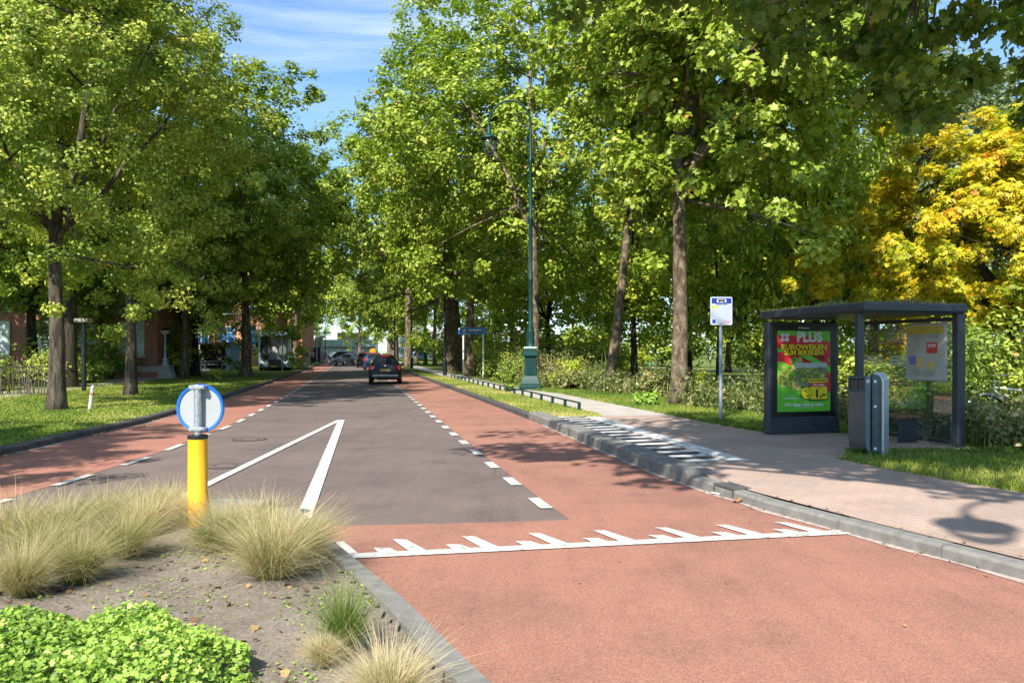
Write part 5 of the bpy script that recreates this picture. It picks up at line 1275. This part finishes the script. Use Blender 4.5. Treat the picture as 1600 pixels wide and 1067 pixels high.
# boulder
X, Y = px(473, 575.5, .1); rs = np.random.RandomState(8); m = MB(); nu, nv = 12, 8
for j in range(nv+1):
    for i in range(nu):
        a = 2*math.pi*i/nu; b_ = math.pi*j/nv; q = 1+.13*math.sin(a*3+j)+.08*rs.normal(); m.v.append((.55*q*math.sin(b_)*math.cos(a), .4*q*math.sin(b_)*math.sin(a), .3+.34*q*math.cos(b_)))
for j in range(nv):
    for i in range(nu): m.f.append((j*nu+i, (j+1)*nu+i, (j+1)*nu+(i+1) % nu, j*nu+(i+1) % nu))
o = m.build('boulder', flat('pinkish_boulder', (.50, .38, .32), .9, .2, var=.25, scale=4)); o.location = (X, Y, .05); tag(o, 'pinkish boulder on the grass tip beside the far cycle lane', 'boulder')
# far buildings
M['teal'] = flat('teal_glazing', (.25, .40, .38), .2, .6, var=.2); M['cream'] = flat('cream_wall', (.62, .58, .48), .8, .2, var=.08)
r = empty('far_building', (-51.5, 245, 0), R(5), 'pale modern building with teal windows closing the far end of the street', 'building')
m = MB(); m.box((0, 6, 2.7), (19, 12, 5.4)); m.build('wall', flat('pale_far_wall', (.62, .62, .58), .7, .3), r); m = MB(); m.box((2.5, 4, 6.5), (9, 8, 2.1)); m.build('upper_storey', flat('ochre_panels', (.42, .34, .16), .7, .2), r)
for k in range(8):
    m = MB(); m.box((-8.2+k*2.3, -.05, 4.3), (1.9, .1, 1.8)); m.build('window', M['teal'], r)
m = MB(); m.box((0, -.5, 3.05), (19, 1.6, .35)); m.build('canopy', flat('dark_canopy', (.10, .085, .07), .7, .2), r)
for k in range(5):
    m = MB(); m.box((-7.5+k*3.8, -.04, 1.45), (2.8, .08, 2.5)); m.build('shop_front', flat('shop_white', (.45, .47, .47), .4, .4) if k % 2 else M['teal'], r)
r = empty('panelled_building', (-14, 200, -.2), R(-3), 'long low building with blue, white and magenta panels behind the right tree row', 'building')
m = MB(); m.box((0, 5, 3.6), (34, 10, 7.4)); m.build('wall', flat('pale_grey_facade', (.30, .32, .34), .7, .3), r)
pc = [flat('panel_%d' % i, c, .45, .4, var=.05) for i, c in enumerate([(.04, .12, .42), (.42, .44, .46), (.10, .26, .45), (.38, .08, .28), (.45, .38, .10), (.18, .33, .32), (.10, .10, .26)])]
rr = random.Random(11)
for row, z in enumerate((1.0, 2.2, 3.4, 4.7, 6.2)):
    x = -16.5
    while x < 14:
        w2 = rr.choice([1.2, 2.0, 2.8]); k = rr.choice([0, 0, 2, 1, 2, 6] if row < 2 else [1, 2, 5, 1, 5, 4] if row < 4 else [1, 1, 4, 3, 6])
        m = MB(); m.box((x+w2/2, -.04, z), (w2-.15, .08, 1.0)); m.build('facade_panel', pc[k], r); x += w2+.2
# ------------------------------------------------------------------ vehicles
def make_car(label, loc, rz, L_, W_, secs, paint, wheels, wr, lights, sc=1.0, name='parked_car', roofband=(None, None), rearwin=None, extra=None, group=None):
    """secs: (x from the rear, half width, z sill, z belt, half width roof, z roof edge, z top); local -y is the rear... the car points to +y"""
    r = empty(name, (loc[0], loc[1], .0), rz, label, 'car', group)
    rows = []
    for (x, w, zs, zb, wr_, ze, zt) in secs:
        pts = [(-w*.93, zs), (-w, zs+(zb-zs)*.35), (-w*.995, zs+(zb-zs)*.7), (-w*.95, zb), (-(w*.95*.45+wr_*.55), zb+(ze-zb)*.6), (-wr_, ze), (-wr_*.55, zt-.012), (0, zt)]
        pts += [(-a, b) for a, b in pts[-2::-1]]; rows.append([(a, x-L_/2, b) for a, b in pts])
    n = len(rows[0]); body = MB(); glass_ = {}
    for row in rows: body.v.extend(row)
    sidewin = []; 
    for i in range(len(rows)-1):
        for j in range(n-1):
            f = (i*n+j, (i+1)*n+j, (i+1)*n+j+1, i*n+j+1)
            isside = (j in (3, 4) or j in (n-2-3, n-2-4)) and roofband[0] <= i < roofband[1]
            isrear = False; isfront = rearwin and i in rearwin[1] and j in (5, 6, 7, 8)
            key = 'side_window' if isside else 'rear_window' if isrear else 'windscreen' if isfront else None
            if key: glass_.setdefault(key, MB()).add([body.v[q] for q in f], [(0, 1, 2, 3)])
            else: body.f.append(f)
    for i in (rearwin[0] if rearwin else ()):
        A_r, B_r = rows[i], rows[i+1]; q = MB(); up = Vector((0, B_r[7][1]-A_r[7][1], B_r[7][2]-A_r[7][2])).normalized(); nn = Vector((0, -up.z, up.y))*.02
        for t in (.14, .86):
            for j in range(5, n-5): q.v.append(tuple(Vector((A_r[j][0]*.86, *A_r[j][1:])).lerp(Vector((B_r[j][0]*.84, *B_r[j][1:])), t)+nn))
        c_ = n-10
        for j in range(c_-1): q.f.append((j, j+1, c_+j+1, c_+j))
        glass_['rear_window'] = q
    body.f.append(list(range(n))); body.f.append([(len(rows)-1)*n+q for q in range(n-1, -1, -1)])
    body.f.append([i*n for i in range(len(rows))]+[i*n+n-1 for i in range(len(rows)-1, -1, -1)])
    body.build('body', paint, r, smooth=35.)
    for k, q in glass_.items(): q.build(k, M['darkglass'], r, smooth=35.)
    for y in wheels:
        for s in (-1, 1):
            t = MB(); c = (s*(W_/2-.11), y-L_/2, wr)
            prof = [(wr*.62, -.1), (wr*.93, -.1), (wr, -.07), (wr, .07), (wr*.93, .1), (wr*.62, .1)]
            n2 = 22; vs = []
            for (q, u) in prof:
                for k in range(n2): a = 2*math.pi*k/n2; vs.append((c[0]+u, c[1]+q*math.cos(a), c[2]+q*math.sin(a)))
            fs = [(i*n2+k, i*n2+(k+1) % n2, (i+1)*n2+(k+1) % n2, (i+1)*n2+k) for i in range(5) for k in range(n2)]+[list(range(n2)), [5*n2+k for k in range(n2-1, -1, -1)]]
            t.add(vs, fs); wo = t.build('wheel', M['rubber'], r)
            t = MB(); vs = [(c[0]+s*.103, c[1], c[2])]+[(c[0]+s*.103, c[1]+wr*(.6 if k % 4 else .52)*math.cos(2*math.pi*k/20), c[2]+wr*(.6 if k % 4 else .52)*math.sin(2*math.pi*k/20)) for k in range(20)]
            t.add(vs, [(0, 1+k, 1+(k+1) % 20) for k in range(20)]); t.build('rim', M['rim'], wo)
    for (nm, c, d, mt) in lights:
        t = MB(); t.bbox((c[0], c[1]-L_/2, c[2]), d, min(d)*.3); t.build(nm, mt, r)
    if extra: extra(r, L_)
    return r
TL = flat('tail_light_red', (.62, .012, .02), .2, .6, var=.1); PLY = flat('number_plate_yellow', (.62, .46, .06), .4, .4); HL = flat('headlight', (.6, .62, .65), .15, .7)
X, Y = px(593, 601)
def fx(r, L_):
    m = MB(); m.bbox((0, .0-L_/2, .40), (1.30, .10, .16), .03); m.build('bumper', M['anthracite'], r)
    m = MB(); m.bbox((0, -.055-L_/2, .46), (1.25, .02, .03), .006); m.build('chrome_strip', M['chrome'], r)
    m = MB(); m.bbox((0, .02-L_/2, .71), (.50, .05, .11), .01); p = m.build('number_plate', PLY, r)
    text('NX-417-B', .10, p, 'plate_letters', M['black'], (0, -.008-L_/2, .71), bold=.001)
    m = MB(); m.lathe([(.04, -.01), (.04, .01)], 12, (0, 0, 0)); o = m.build('badge', M['chrome'], r); o.location = (0, .03-L_/2, .93); o.rotation_euler = (R(90), 0, 0)
    m = MB(); m.bbox((0, .48-L_/2, 1.405), (.45, .05, .035), .01); m.build('brake_lamp', TL, r)
    for s in (-1, 1):
        m = MB(); m.bbox((s*.88, 2.15-L_/2, .98), (.16, .12, .13), .03); m.build('mirror', M['black_iron'], r)
    m = MB(); m.tube([(-.45, -.02-L_/2, .27), (-.45, .2-L_/2, .27)], .03, 8); m.build('exhaust', M['chrome'], r)
make_car('small rounded black hatchback seen from behind driving away down the street', (X, Y+1.8), math.atan(-SL)*.8, 3.57, 1.64,
  [(0, .64, .32, .58, .52, .64, .68), (.05, .74, .27, .72, .60, .80, .84), (.14, .80, .24, .84, .62, .96, 1.02), (.46, .825, .22, .90, .50, 1.29, 1.36), (.72, .825, .22, .90, .47, 1.38, 1.46), (1.5, .825, .22, .90, .48, 1.41, 1.49), (2.05, .82, .22, .90, .46, 1.34, 1.42), (2.75, .80, .22, .93, .62, .95, .99), (3.3, .76, .24, .78, .55, .80, .85), (3.5, .66, .28, .6, .45, .62, .66), (3.57, .55, .32, .5, .4, .52, .54)],
  flat('black_car_paint', (.006, .0065, .008), .3, .3, var=.03), (.62, 2.92), .30, [('tail_light', (-.67, .10, .80), (.15, .12, .25), TL), ('tail_light', (.67, .10, .80), (.15, .12, .25), TL), ('headlight', (-.6, 3.42, .62), (.2, .1, .2), HL), ('headlight', (.6, 3.42, .62), (.2, .1, .2), HL)],
  name='small_car', roofband=(3, 6), rearwin=((2,), (6,)), extra=fx)
HB = [(0, .74, .34, .62, .58, .74, .78), (.08, .84, .26, .9, .66, .98, 1.02), (.45, .87, .22, .98, .60, 1.42, 1.5), (1.2, .88, .2, .98, .62, 1.5, 1.56), (2.4, .88, .2, .96, .60, 1.46, 1.52), (3.2, .87, .2, .94, .70, .97, 1.02), (4.1, .82, .24, .8, .6, .82, .86), (4.3, .7, .3, .6, .5, .62, .66)]
def hatch(label, x, y, rz, col, sc=(1, 1, 1), group='cars further down the street'):
    def ex(r, L_):
        m = MB(); m.bbox((0, .02-L_/2, .75), (.5, .06, .11), .01); m.build('number_plate', PLY, r)
        m = MB(); m.bbox((0, .42-L_/2, 1.46), (.7, .06, .04), .01); m.build('brake_lamp', TL, r)
    r = make_car(label, (x, y), rz, 4.3, 1.78, HB, paintcar(col[0], col[1]), (.8, 3.4), .33, [('tail_light', (-.76, .09, .92), (.18, .1, .28), TL), ('tail_light', (.76, .09, .92), (.18, .1, .28), TL), ('headlight', (-.62, 4.15, .65), (.25, .12, .14), HL), ('headlight', (.62, 4.15, .65), (.25, .12, .14), HL)], name='car', roofband=(2, 5), rearwin=((1,), (4,)), extra=ex, group=group)
    r.scale = sc; return r
rz0 = math.atan(-SL)
hatch('dark blue car half hidden directly in front of the small black hatchback', -12.65, 73, rz0, ('dark_blue_paint', (.012, .03, .07)))
hatch('dark car with bright red tail lights, third in the queue driving away', -15.7, 85.5, rz0, ('dark_grey_paint', (.02, .02, .025)), (1, 1, 1.05))
hatch('dark people carrier behind the silver saloon on the left lane', -22.6, 106, R(70), ('slate_paint', (.04, .05, .07)), (1, 1, 1.12))
hatch('dark car right of the silver saloon, far down the street', -22.0, 128, rz0, ('charcoal_paint', (.03, .03, .03)))
SS = [(0, .72, .34, .62, .58, .72, .76), (.1, .84, .26, .88, .66, .93, .97), (.75, .87, .22, .93, .66, .97, 1.01), (1.35, .88, .2, .94, .58, 1.34, 1.40), (2.2, .88, .2, .93, .58, 1.38, 1.45), (2.8, .88, .2, .92, .57, 1.33, 1.39), (3.5, .87, .2, .9, .70, .94, .98), (4.4, .82, .24, .76, .6, .78, .82), (4.6, .7, .3, .6, .5, .62, .66)]
X, Y = px(543, 570.5)
make_car('silver saloon standing slantwise across the left lane', (X, Y+.5), R(62), 4.6, 1.78, SS, paintcar('silver_paint', (.42, .43, .45)), (.95, 3.65), .32,
  [('tail_light', (-.74, .10, .86), (.2, .1, .16), TL), ('tail_light', (.74, .10, .86), (.2, .1, .16), TL), ('headlight', (-.62, 4.45, .65), (.25, .12, .14), HL), ('headlight', (.62, 4.45, .65), (.25, .12, .14), HL)], name='car', roofband=(3, 5), rearwin=((2,), (5,)), group='cars further down the street')
# ------------------------------------------------------------------ coach
X, Y = px(429, 580, .05)
r = empty('coach', (X, Y, .03), R(14.5), 'blue-grey touring coach parked in tree shade facing the camera on the left', 'coach')
cb = paintcar('coach_blue_grey', (.10, .17, .22)); W2 = 1.26
m = MB(); rows = []
for (y, w, z0, z1) in ((0, 1.12, .35, 2.95), (.12, 1.22, .3, 3.15), (.5, 1.26, .28, 3.32), (11.6, 1.26, .28, 3.38), (12, 1.2, .35, 3.3)):
    rows.append([(-w, y, z0), (-w, y, 1.3), (-w*.99, y, z1-.45), (-w*.9, y, z1-.12), (-w*.6, y, z1), (w*.6, y, z1), (w*.9, y, z1-.12), (w*.99, y, z1-.45), (w, y, 1.3), (w, y, z0)])
n = 10
for row in rows: m.v.extend(row)
for i in range(4):
    for j in range(n): m.f.append((i*n+j, (i+1)*n+j, (i+1)*n+(j+1) % n, i*n+(j+1) % n))
m.f.append(list(range(n))); m.f.append([4*n+q for q in range(n-1, -1, -1)]); m.build('body', cb, r)
m = MB(); m.plate(rrect(2.14, 2.0, .3, 0, 1.95), -.03, .01); ws = m.build('windscreen', M['darkglass'], r)
for s in (-1, 1):
    m = MB(); m.plate([(s*.62+.30*math.cos(a*math.pi/12), 1.72+.40*math.sin(a*math.pi/12)) for a in range(24)], -.036, -.031); m.build('round_decal', flat('decal_grey', (.11, .13, .12), .4, .5), ws)
    m = MB(); m.bbox((s*.82, -.03, .72), (.5, .06, .22), .02); m.build('headlight', HL, r)
    m = MB(); m.tube([(s*1.1, 0, 2.9), (s*1.38, -.3, 2.75), (s*1.36, -.32, 2.3)], .035, 6); m.bbox((s*1.36, -.33, 2.15), (.18, .1, .4), .03); m.build('mirror', M['black'], r)
m = MB(); m.plate([(-.5, .98), (.5, .98), (.28, 1.5), (.12, 1.4), (0, 1.1), (-.12, 1.4), (-.28, 1.5)], -.04, -.032); m.build('front_triangle', cb, ws)
m = MB(); m.plate([(-.22, 1.55), (.0, 1.15), (.22, 1.55), (.2, 2.0), (-.2, 2.0)], -.038, -.032); m.build('white_decal', flat('decal_white', (.45, .44, .45), .5, .4, var=.3, scale=6), ws)
m = MB(); m.plate(rrect(1.0, .62, .05, 0, .62), -.03, .012); m.build('grille', M['black'], r)
m = MB(); m.box((0, -.035, .42), (.5, .01, .11)); m.build('number_plate', PLY, r)
for s in (-1, 1):
    m = MB(); m.box((s*1.262, 6, 2.15), (.02, 10.6, 1.15)); m.build('side_window', M['darkglass'], r)
    for y in (2.3, 9.2):
        m = MB(); m.tube([(s*1.0, y, .5), (s*1.28, y, .5)], .5, 20); m.build('wheel', M['rubber'], r)
# ------------------------------------------------------------------ people
def skinmesh(edges, pts, rad, name, mat, parent, sub=1):
    me = bpy.data.meshes.new(name); me.from_pydata(pts, edges, []); o = bpy.data.objects.new('tmp', me); COL.objects.link(o)
    md = o.modifiers.new('s', 'SKIN'); md.use_smooth_shade = True
    for i, v in enumerate(me.skin_vertices[0].data): v.radius = rad[i] if hasattr(rad[i], '__len__') else (rad[i], rad[i]); v.use_root = (i == 0)
    s = o.modifiers.new('u', 'SUBSURF'); s.levels = sub; s.render_levels = sub
    bpy.context.view_layer.update()
    m2 = bpy.data.meshes.new_from_object(o.evaluated_get(bpy.context.evaluated_depsgraph_get())); bpy.data.objects.remove(o)
    m2.name = name; m2.materials.clear(); return link(name, m2, mat, parent)
def make_person(loc, rz, label, shirt, trousers, stride=.22, hair=None, arms=(.1, -.1), bag=False, group=None, skirt=False, h=1.72):
    r = empty('person', loc, rz, label, 'person', group); r.scale = (h/1.72,)*3
    P = [(0, 0, .95), (0, 0, 1.12), (0, 0, 1.30), (0, -.005, 1.42), (0, .005, 1.50), (0, .012, 1.58), (0, .015, 1.66)]
    Rr = [(.15, .11), (.135, .10), (.16, .105), (.13, .09), (.055, .055), (.078, .09), (.07, .085)]
    E = [(0, 1), (1, 2), (2, 3), (3, 4), (4, 5), (5, 6)]
    for s, st, ar in ((-1, stride, arms[0]), (1, -stride, arms[1])):
        b = len(P); P += [(s*.095, 0, .88), (s*.10, st*.45+.03, .50), (s*.10, st, .09), (s*.105, st+.13, .045)]; Rr += [.085, .058, .042, .035]
        E += [(0, b), (b, b+1), (b+1, b+2), (b+2, b+3)]
        b = len(P); P += [(s*.185, 0, 1.40), (s*.225, -ar*.5, 1.14), (s*.215, ar*.6+.03, .90), (s*.205, ar*.8+.05, .80)]; Rr += [.052, .040, .030, .028]
        E += [(3, b), (b, b+1), (b+1, b+2), (b+2, b+3)]
        hb = b+3
        for k, (dx, l) in enumerate(((-.022, .055), (-.008, .065), (.006, .062), (.02, .05))):
            q = len(P); P.append((P[hb][0]+dx, P[hb][1]+.01, P[hb][2]-l)); Rr.append(.009); E.append((hb, q))
        q = len(P); P.append((P[hb][0]-s*.02, P[hb][1]+.04, P[hb][2]-.02)); Rr.append(.010); E.append((hb, q))
    skinmesh(E, P, Rr, 'body', M['skin'], r)
    q = [(0, 0, .93), (0, 0, 1.12), (0, 0, 1.30), (0, -.005, 1.41)]; rq = [(.165, .125), (.15, .115), (.175, .12), (.145, .105)]; e = [(0, 1), (1, 2), (2, 3)]
    for s, ar in ((-1, arms[0]), (1, arms[1])):
        b = len(q); q += [(s*.19, 0, 1.39), (s*.225, -ar*.4, 1.18)]; rq += [.066, .056]; e += [(3, b), (b, b+1)]
    skinmesh(e, q, rq, 'shirt', shirt, r)
    q = [(0, 0, .97)]; rq = [(.16, .12)]; e = []
    for s, st in ((-1, stride), (1, -stride)):
        b = len(q)
        if skirt: q += [(s*.08, st*.2, .72)]; rq += [.13]; e += [(0, b)]
        else: q += [(s*.098, 0, .86), (s*.10, st*.45+.03, .50), (s*.10, st*.97, .13)]; rq += [.10, .073, .058]; e += [(0, b), (b, b+1), (b+1, b+2)]
    skinmesh(e, q, rq, 'trousers' if not skirt else 'shorts', trousers, r)
    m = MB(); vs = []; nu, nv = 12, 6
    for j in range(nv+1):
        for i in range(nu):
            a = 2*math.pi*i/nu; t = j/nv*math.pi*.62; q_ = .098 if math.sin(a) < .3 else .09
            vs.append((.088*math.sin(t)*math.cos(a), -.0+.105*math.sin(t)*math.sin(a)-.012, 1.645+.10*math.cos(t)-(.03 if math.sin(a) < 0 else 0)*j/nv))
    m.add(vs, [(j*nu+i, (j+1)*nu+i, (j+1)*nu+(i+1) % nu, j*nu+(i+1) % nu) for j in range(nv) for i in range(nu)]); m.build('hair', hair or M['hair'], r, smooth=True)
    m = MB()
    for s, st in ((-1, stride), (1, -stride)): m.bbox((s*.102, st+.055, .04), (.095, .27, .08), .025)
    m.build('shoes', M['black'], r)
    m = MB(); m.add([(-.014, .105, 1.60), (.014, .105, 1.60), (0, .132, 1.61), (0, .10, 1.65)], [(0, 1, 2), (1, 3, 2), (3, 0, 2)]); m.bbox((-.03, .098, 1.645), (.02, .01, .01), .002); m.bbox((.03, .098, 1.645), (.02, .01, .01), .002); m.bbox((0, .098, 1.565), (.04, .01, .008), .002); m.build('face', M['hair'], r)
    if bag: m = MB(); m.bbox((.0, -.19, 1.2), (.28, .14, .4), .04); m.build('backpack', M['anthracite'], r)
    return r
def cloth(n, c): return flat(n, c, .85, .15, var=.1)
Cw, Cb, Cj, Cg, Cp, Ck, Ct, Cn = cloth('white_cotton', (.68, .68, .66)), cloth('blue_cotton', (.03, .12, .45)), cloth('denim', (.07, .13, .25)), cloth('green_cotton', (.06, .28, .18)), cloth('pink_cotton', (.6, .35, .32)), cloth('black_cotton', (.015, .015, .018)), cloth('beige_cotton', (.42, .36, .26)), cloth('turquoise_cotton', (.12, .45, .42))
def pplace(pxx, feet, zf=None):
    Y = FP*EYE/(feet-HZ)
    for _ in range(40):
        X = (pxx-800)*Y/FP; z = (zf(X, Y) if zf else 0); Y = .5*Y+.5*FP*(EYE-z)/(feet-HZ)
    return ((pxx-800)*Y/FP, Y, z)
z1 = lambda x, y: .1
G1 = 'pedestrians by the wood-clad building'; G2 = 'walkers on the park path'; G3 = 'crowd at the end of the street'
make_person(pplace(479, 569.5, z1), R(200), 'pedestrian in a bright blue top by the wood-clad wall', Cb, Cw, .12, group=G1)
make_person(pplace(488, 569.5, z1), R(190), 'pedestrian in a white shirt and dark trousers right of the one in blue', Cw, Ck, .2, group=G1)
make_person(pplace(504.5, 567, z1), R(170), 'pedestrian in pale top and beige shorts beyond the blue kiosk', Cp, Ct, .15, group=G1, skirt=True)
make_person(pplace(313, 579.5, z1), R(180), 'person in a green top and pale trousers standing in the shade by the glass shelter', Cg, Cw, .05)
make_person(pplace(343, 578.5, z1), R(160), 'person dressed in black standing in front of the glass shelter', Ck, Ck, .05)
PZ = zpark
sp = [(966, 572, Cp, Ct, 'walker in a pale pink top at the left end of the park group'), (970.5, 571, Cw, Cj, 'walker in a white top and jeans near the left end of the park group'), (976.5, 571, Cp, Cp, 'walker all in pale pink in the park group'),
      (988.5, 573, Cw, Cj, 'walker in white with light jeans left in the park group middle'), (993.5, 575, Cp, Ck, 'walker in a pink top and black trousers nearest on the sandy path'), (999, 574.5, Cw, Cb, 'walker in a white top and bright blue trousers on the sandy path'),
      (1008.5, 574.5, Ck, Ct, 'walker in a dark top and beige trousers on the sandy path'), (1015, 574, Cn, Cn, 'walker dressed in turquoise on the sandy path'), (1022.5, 567, Cb, Ck, 'smallest walker, dark with a bluish top, right of the turquoise one')]
for k, (a, b, s, t, lb) in enumerate(sp):
    x, y, z = pplace(a, b, PZ); make_person((x, y, z), R(170+(k*37) % 60-30), lb, s, t, .1+.04*(k % 4), group=G2, arms=(.1+.05*(k % 3), -.15))
x, y, z = pplace(1182, 577.5, PZ); make_person((x, y, z), R(20), 'person in dark jacket and jeans on the path left of the advertising panel', Ck, Cj, .2, bag=True)
x, y, z = pplace(1110, 573, PZ); make_person((x, y, z), R(-60), 'person in a pale grey top bending behind the bus stop pole', Cw, Ct, .15)
rr = random.Random(4); cols = [('white', Cw), ('blue', Cb), ('green', Cg), ('pink', Cp), ('black', Ck), ('turquoise', Cn), ('beige', Ct)]
for k, (a, b) in enumerate([(513, 563), (517.5, 562.5), (521, 562), (526, 561.5), (531, 561.5), (536, 561), (541, 561), (547, 560.7), (552, 561.5)]):
    x, y, z = pplace(a, b); c1 = cols[k % 7]; c2 = cols[(k+2+k//7*2) % 7]
    make_person((x, y, z), R(rr.uniform(0, 360)), '%s-topped distant figure with %s trousers in the far crowd' % (c1[0], c2[0]), c1[1], c2[1], .12, group=G3)
x, y, z = pplace(595.5, 567); 
make_person((x, y, z), R(10), 'person in a white shirt showing above the roof of the small black hatchback', Cw, Ck, .1)
x, y, z = pplace(587, 566.5); make_person((x, y, z), R(10), 'person in a blue shirt beside the round orange sign', Cb, Ck, .1)
# ------------------------------------------------------------------ bicycles
def make_bike(loc, rz, label, fcol, group='bicycles parked among the trees', lean=0):
    r = empty('bicycle', loc, rz, label, 'bicycle', group); r.rotation_euler = (0, lean, rz)
    for y in (-.52, .55):
        m = MB(); n = 28; m.tube([(0, y+.34*math.cos(2*math.pi*k/n), .34+.34*math.sin(2*math.pi*k/n)) for k in range(n+1)], .018, 6, cap=False); w_ = m.build('wheel', M['rubber'], r)
        m = MB()
        for k in range(9): a = math.pi*k/9; m.tube([(0, y-.33*math.cos(a), .34-.33*math.sin(a)), (0, y+.33*math.cos(a), .34+.33*math.sin(a))], .0025, 3)
        m.build('spokes', M['steel'], w_)
    m = MB()
    for a, b in (((0, -.52, .34), (0, -.12, .3)), ((0, -.52, .34), (0, -.22, .8)), ((0, -.12, .3), (0, -.24, .88)), ((0, -.12, .3), (0, .40, .8)), ((0, -.22, .78), (0, .38, .86)), ((0, .55, .34), (0, .37, .98))): m.tube([a, b], .017, 6)
    m.build('frame', fcol, r)
    m = MB(); m.tube([(-.28, .2, 1.02), (-.2, .34, 1.06), (0, .38, 1.0), (.2, .34, 1.06), (.28, .2, 1.02)], .013, 6); m.build('handlebar', M['chrome'], r)
    m = MB(); m.add([(-.08, -.38, .92), (.08, -.38, .92), (.03, -.1, .93), (-.03, -.1, .93), (-.07, -.37, .86), (.07, -.37, .86), (.02, -.11, .89), (-.02, -.11, .89)], [(0, 1, 2, 3), (7, 6, 5, 4), (0, 4, 5, 1), (1, 5, 6, 2), (2, 6, 7, 3), (3, 7, 4, 0)]); m.build('saddle', M['black'], r)
    m = MB(); n = 10; m.tube([(0, -.52+.38*math.cos(R(20+k*14)), .34+.38*math.sin(R(20+k*14))) for k in range(n)], .02, 4); m.tube([(0, .55+.38*math.cos(R(30+k*12)), .34+.38*math.sin(R(30+k*12))) for k in range(n)], .02, 4); m.build('mudguard', fcol, r)
    return r
for k, (a, b, rz) in enumerate([(455, 576, 80), (458.5, 576.5, 95), (462, 574, 70), (508.5, 566, 60), (512, 566, 100)]):
    x, y, z = pplace(a, b, z1); make_bike((x, y, z), R(rz), ['dark bicycle leaning beside the coach, nearest of the coach bicycles', 'bicycle with bluish frame beside the coach', 'bicycle beside the orange end wall', 'bicycle behind the blue kiosk', 'bicycle at the edge of the far crowd'][k], M['black_iron'] if k % 2 == 0 else M['postgrey'])
x, y, z = pplace(1596, 672, PZ)
make_bike((x, y, z), R(75), 'white bicycle lying back in the weeds at the right edge', M['white'], group=None, lean=R(18))
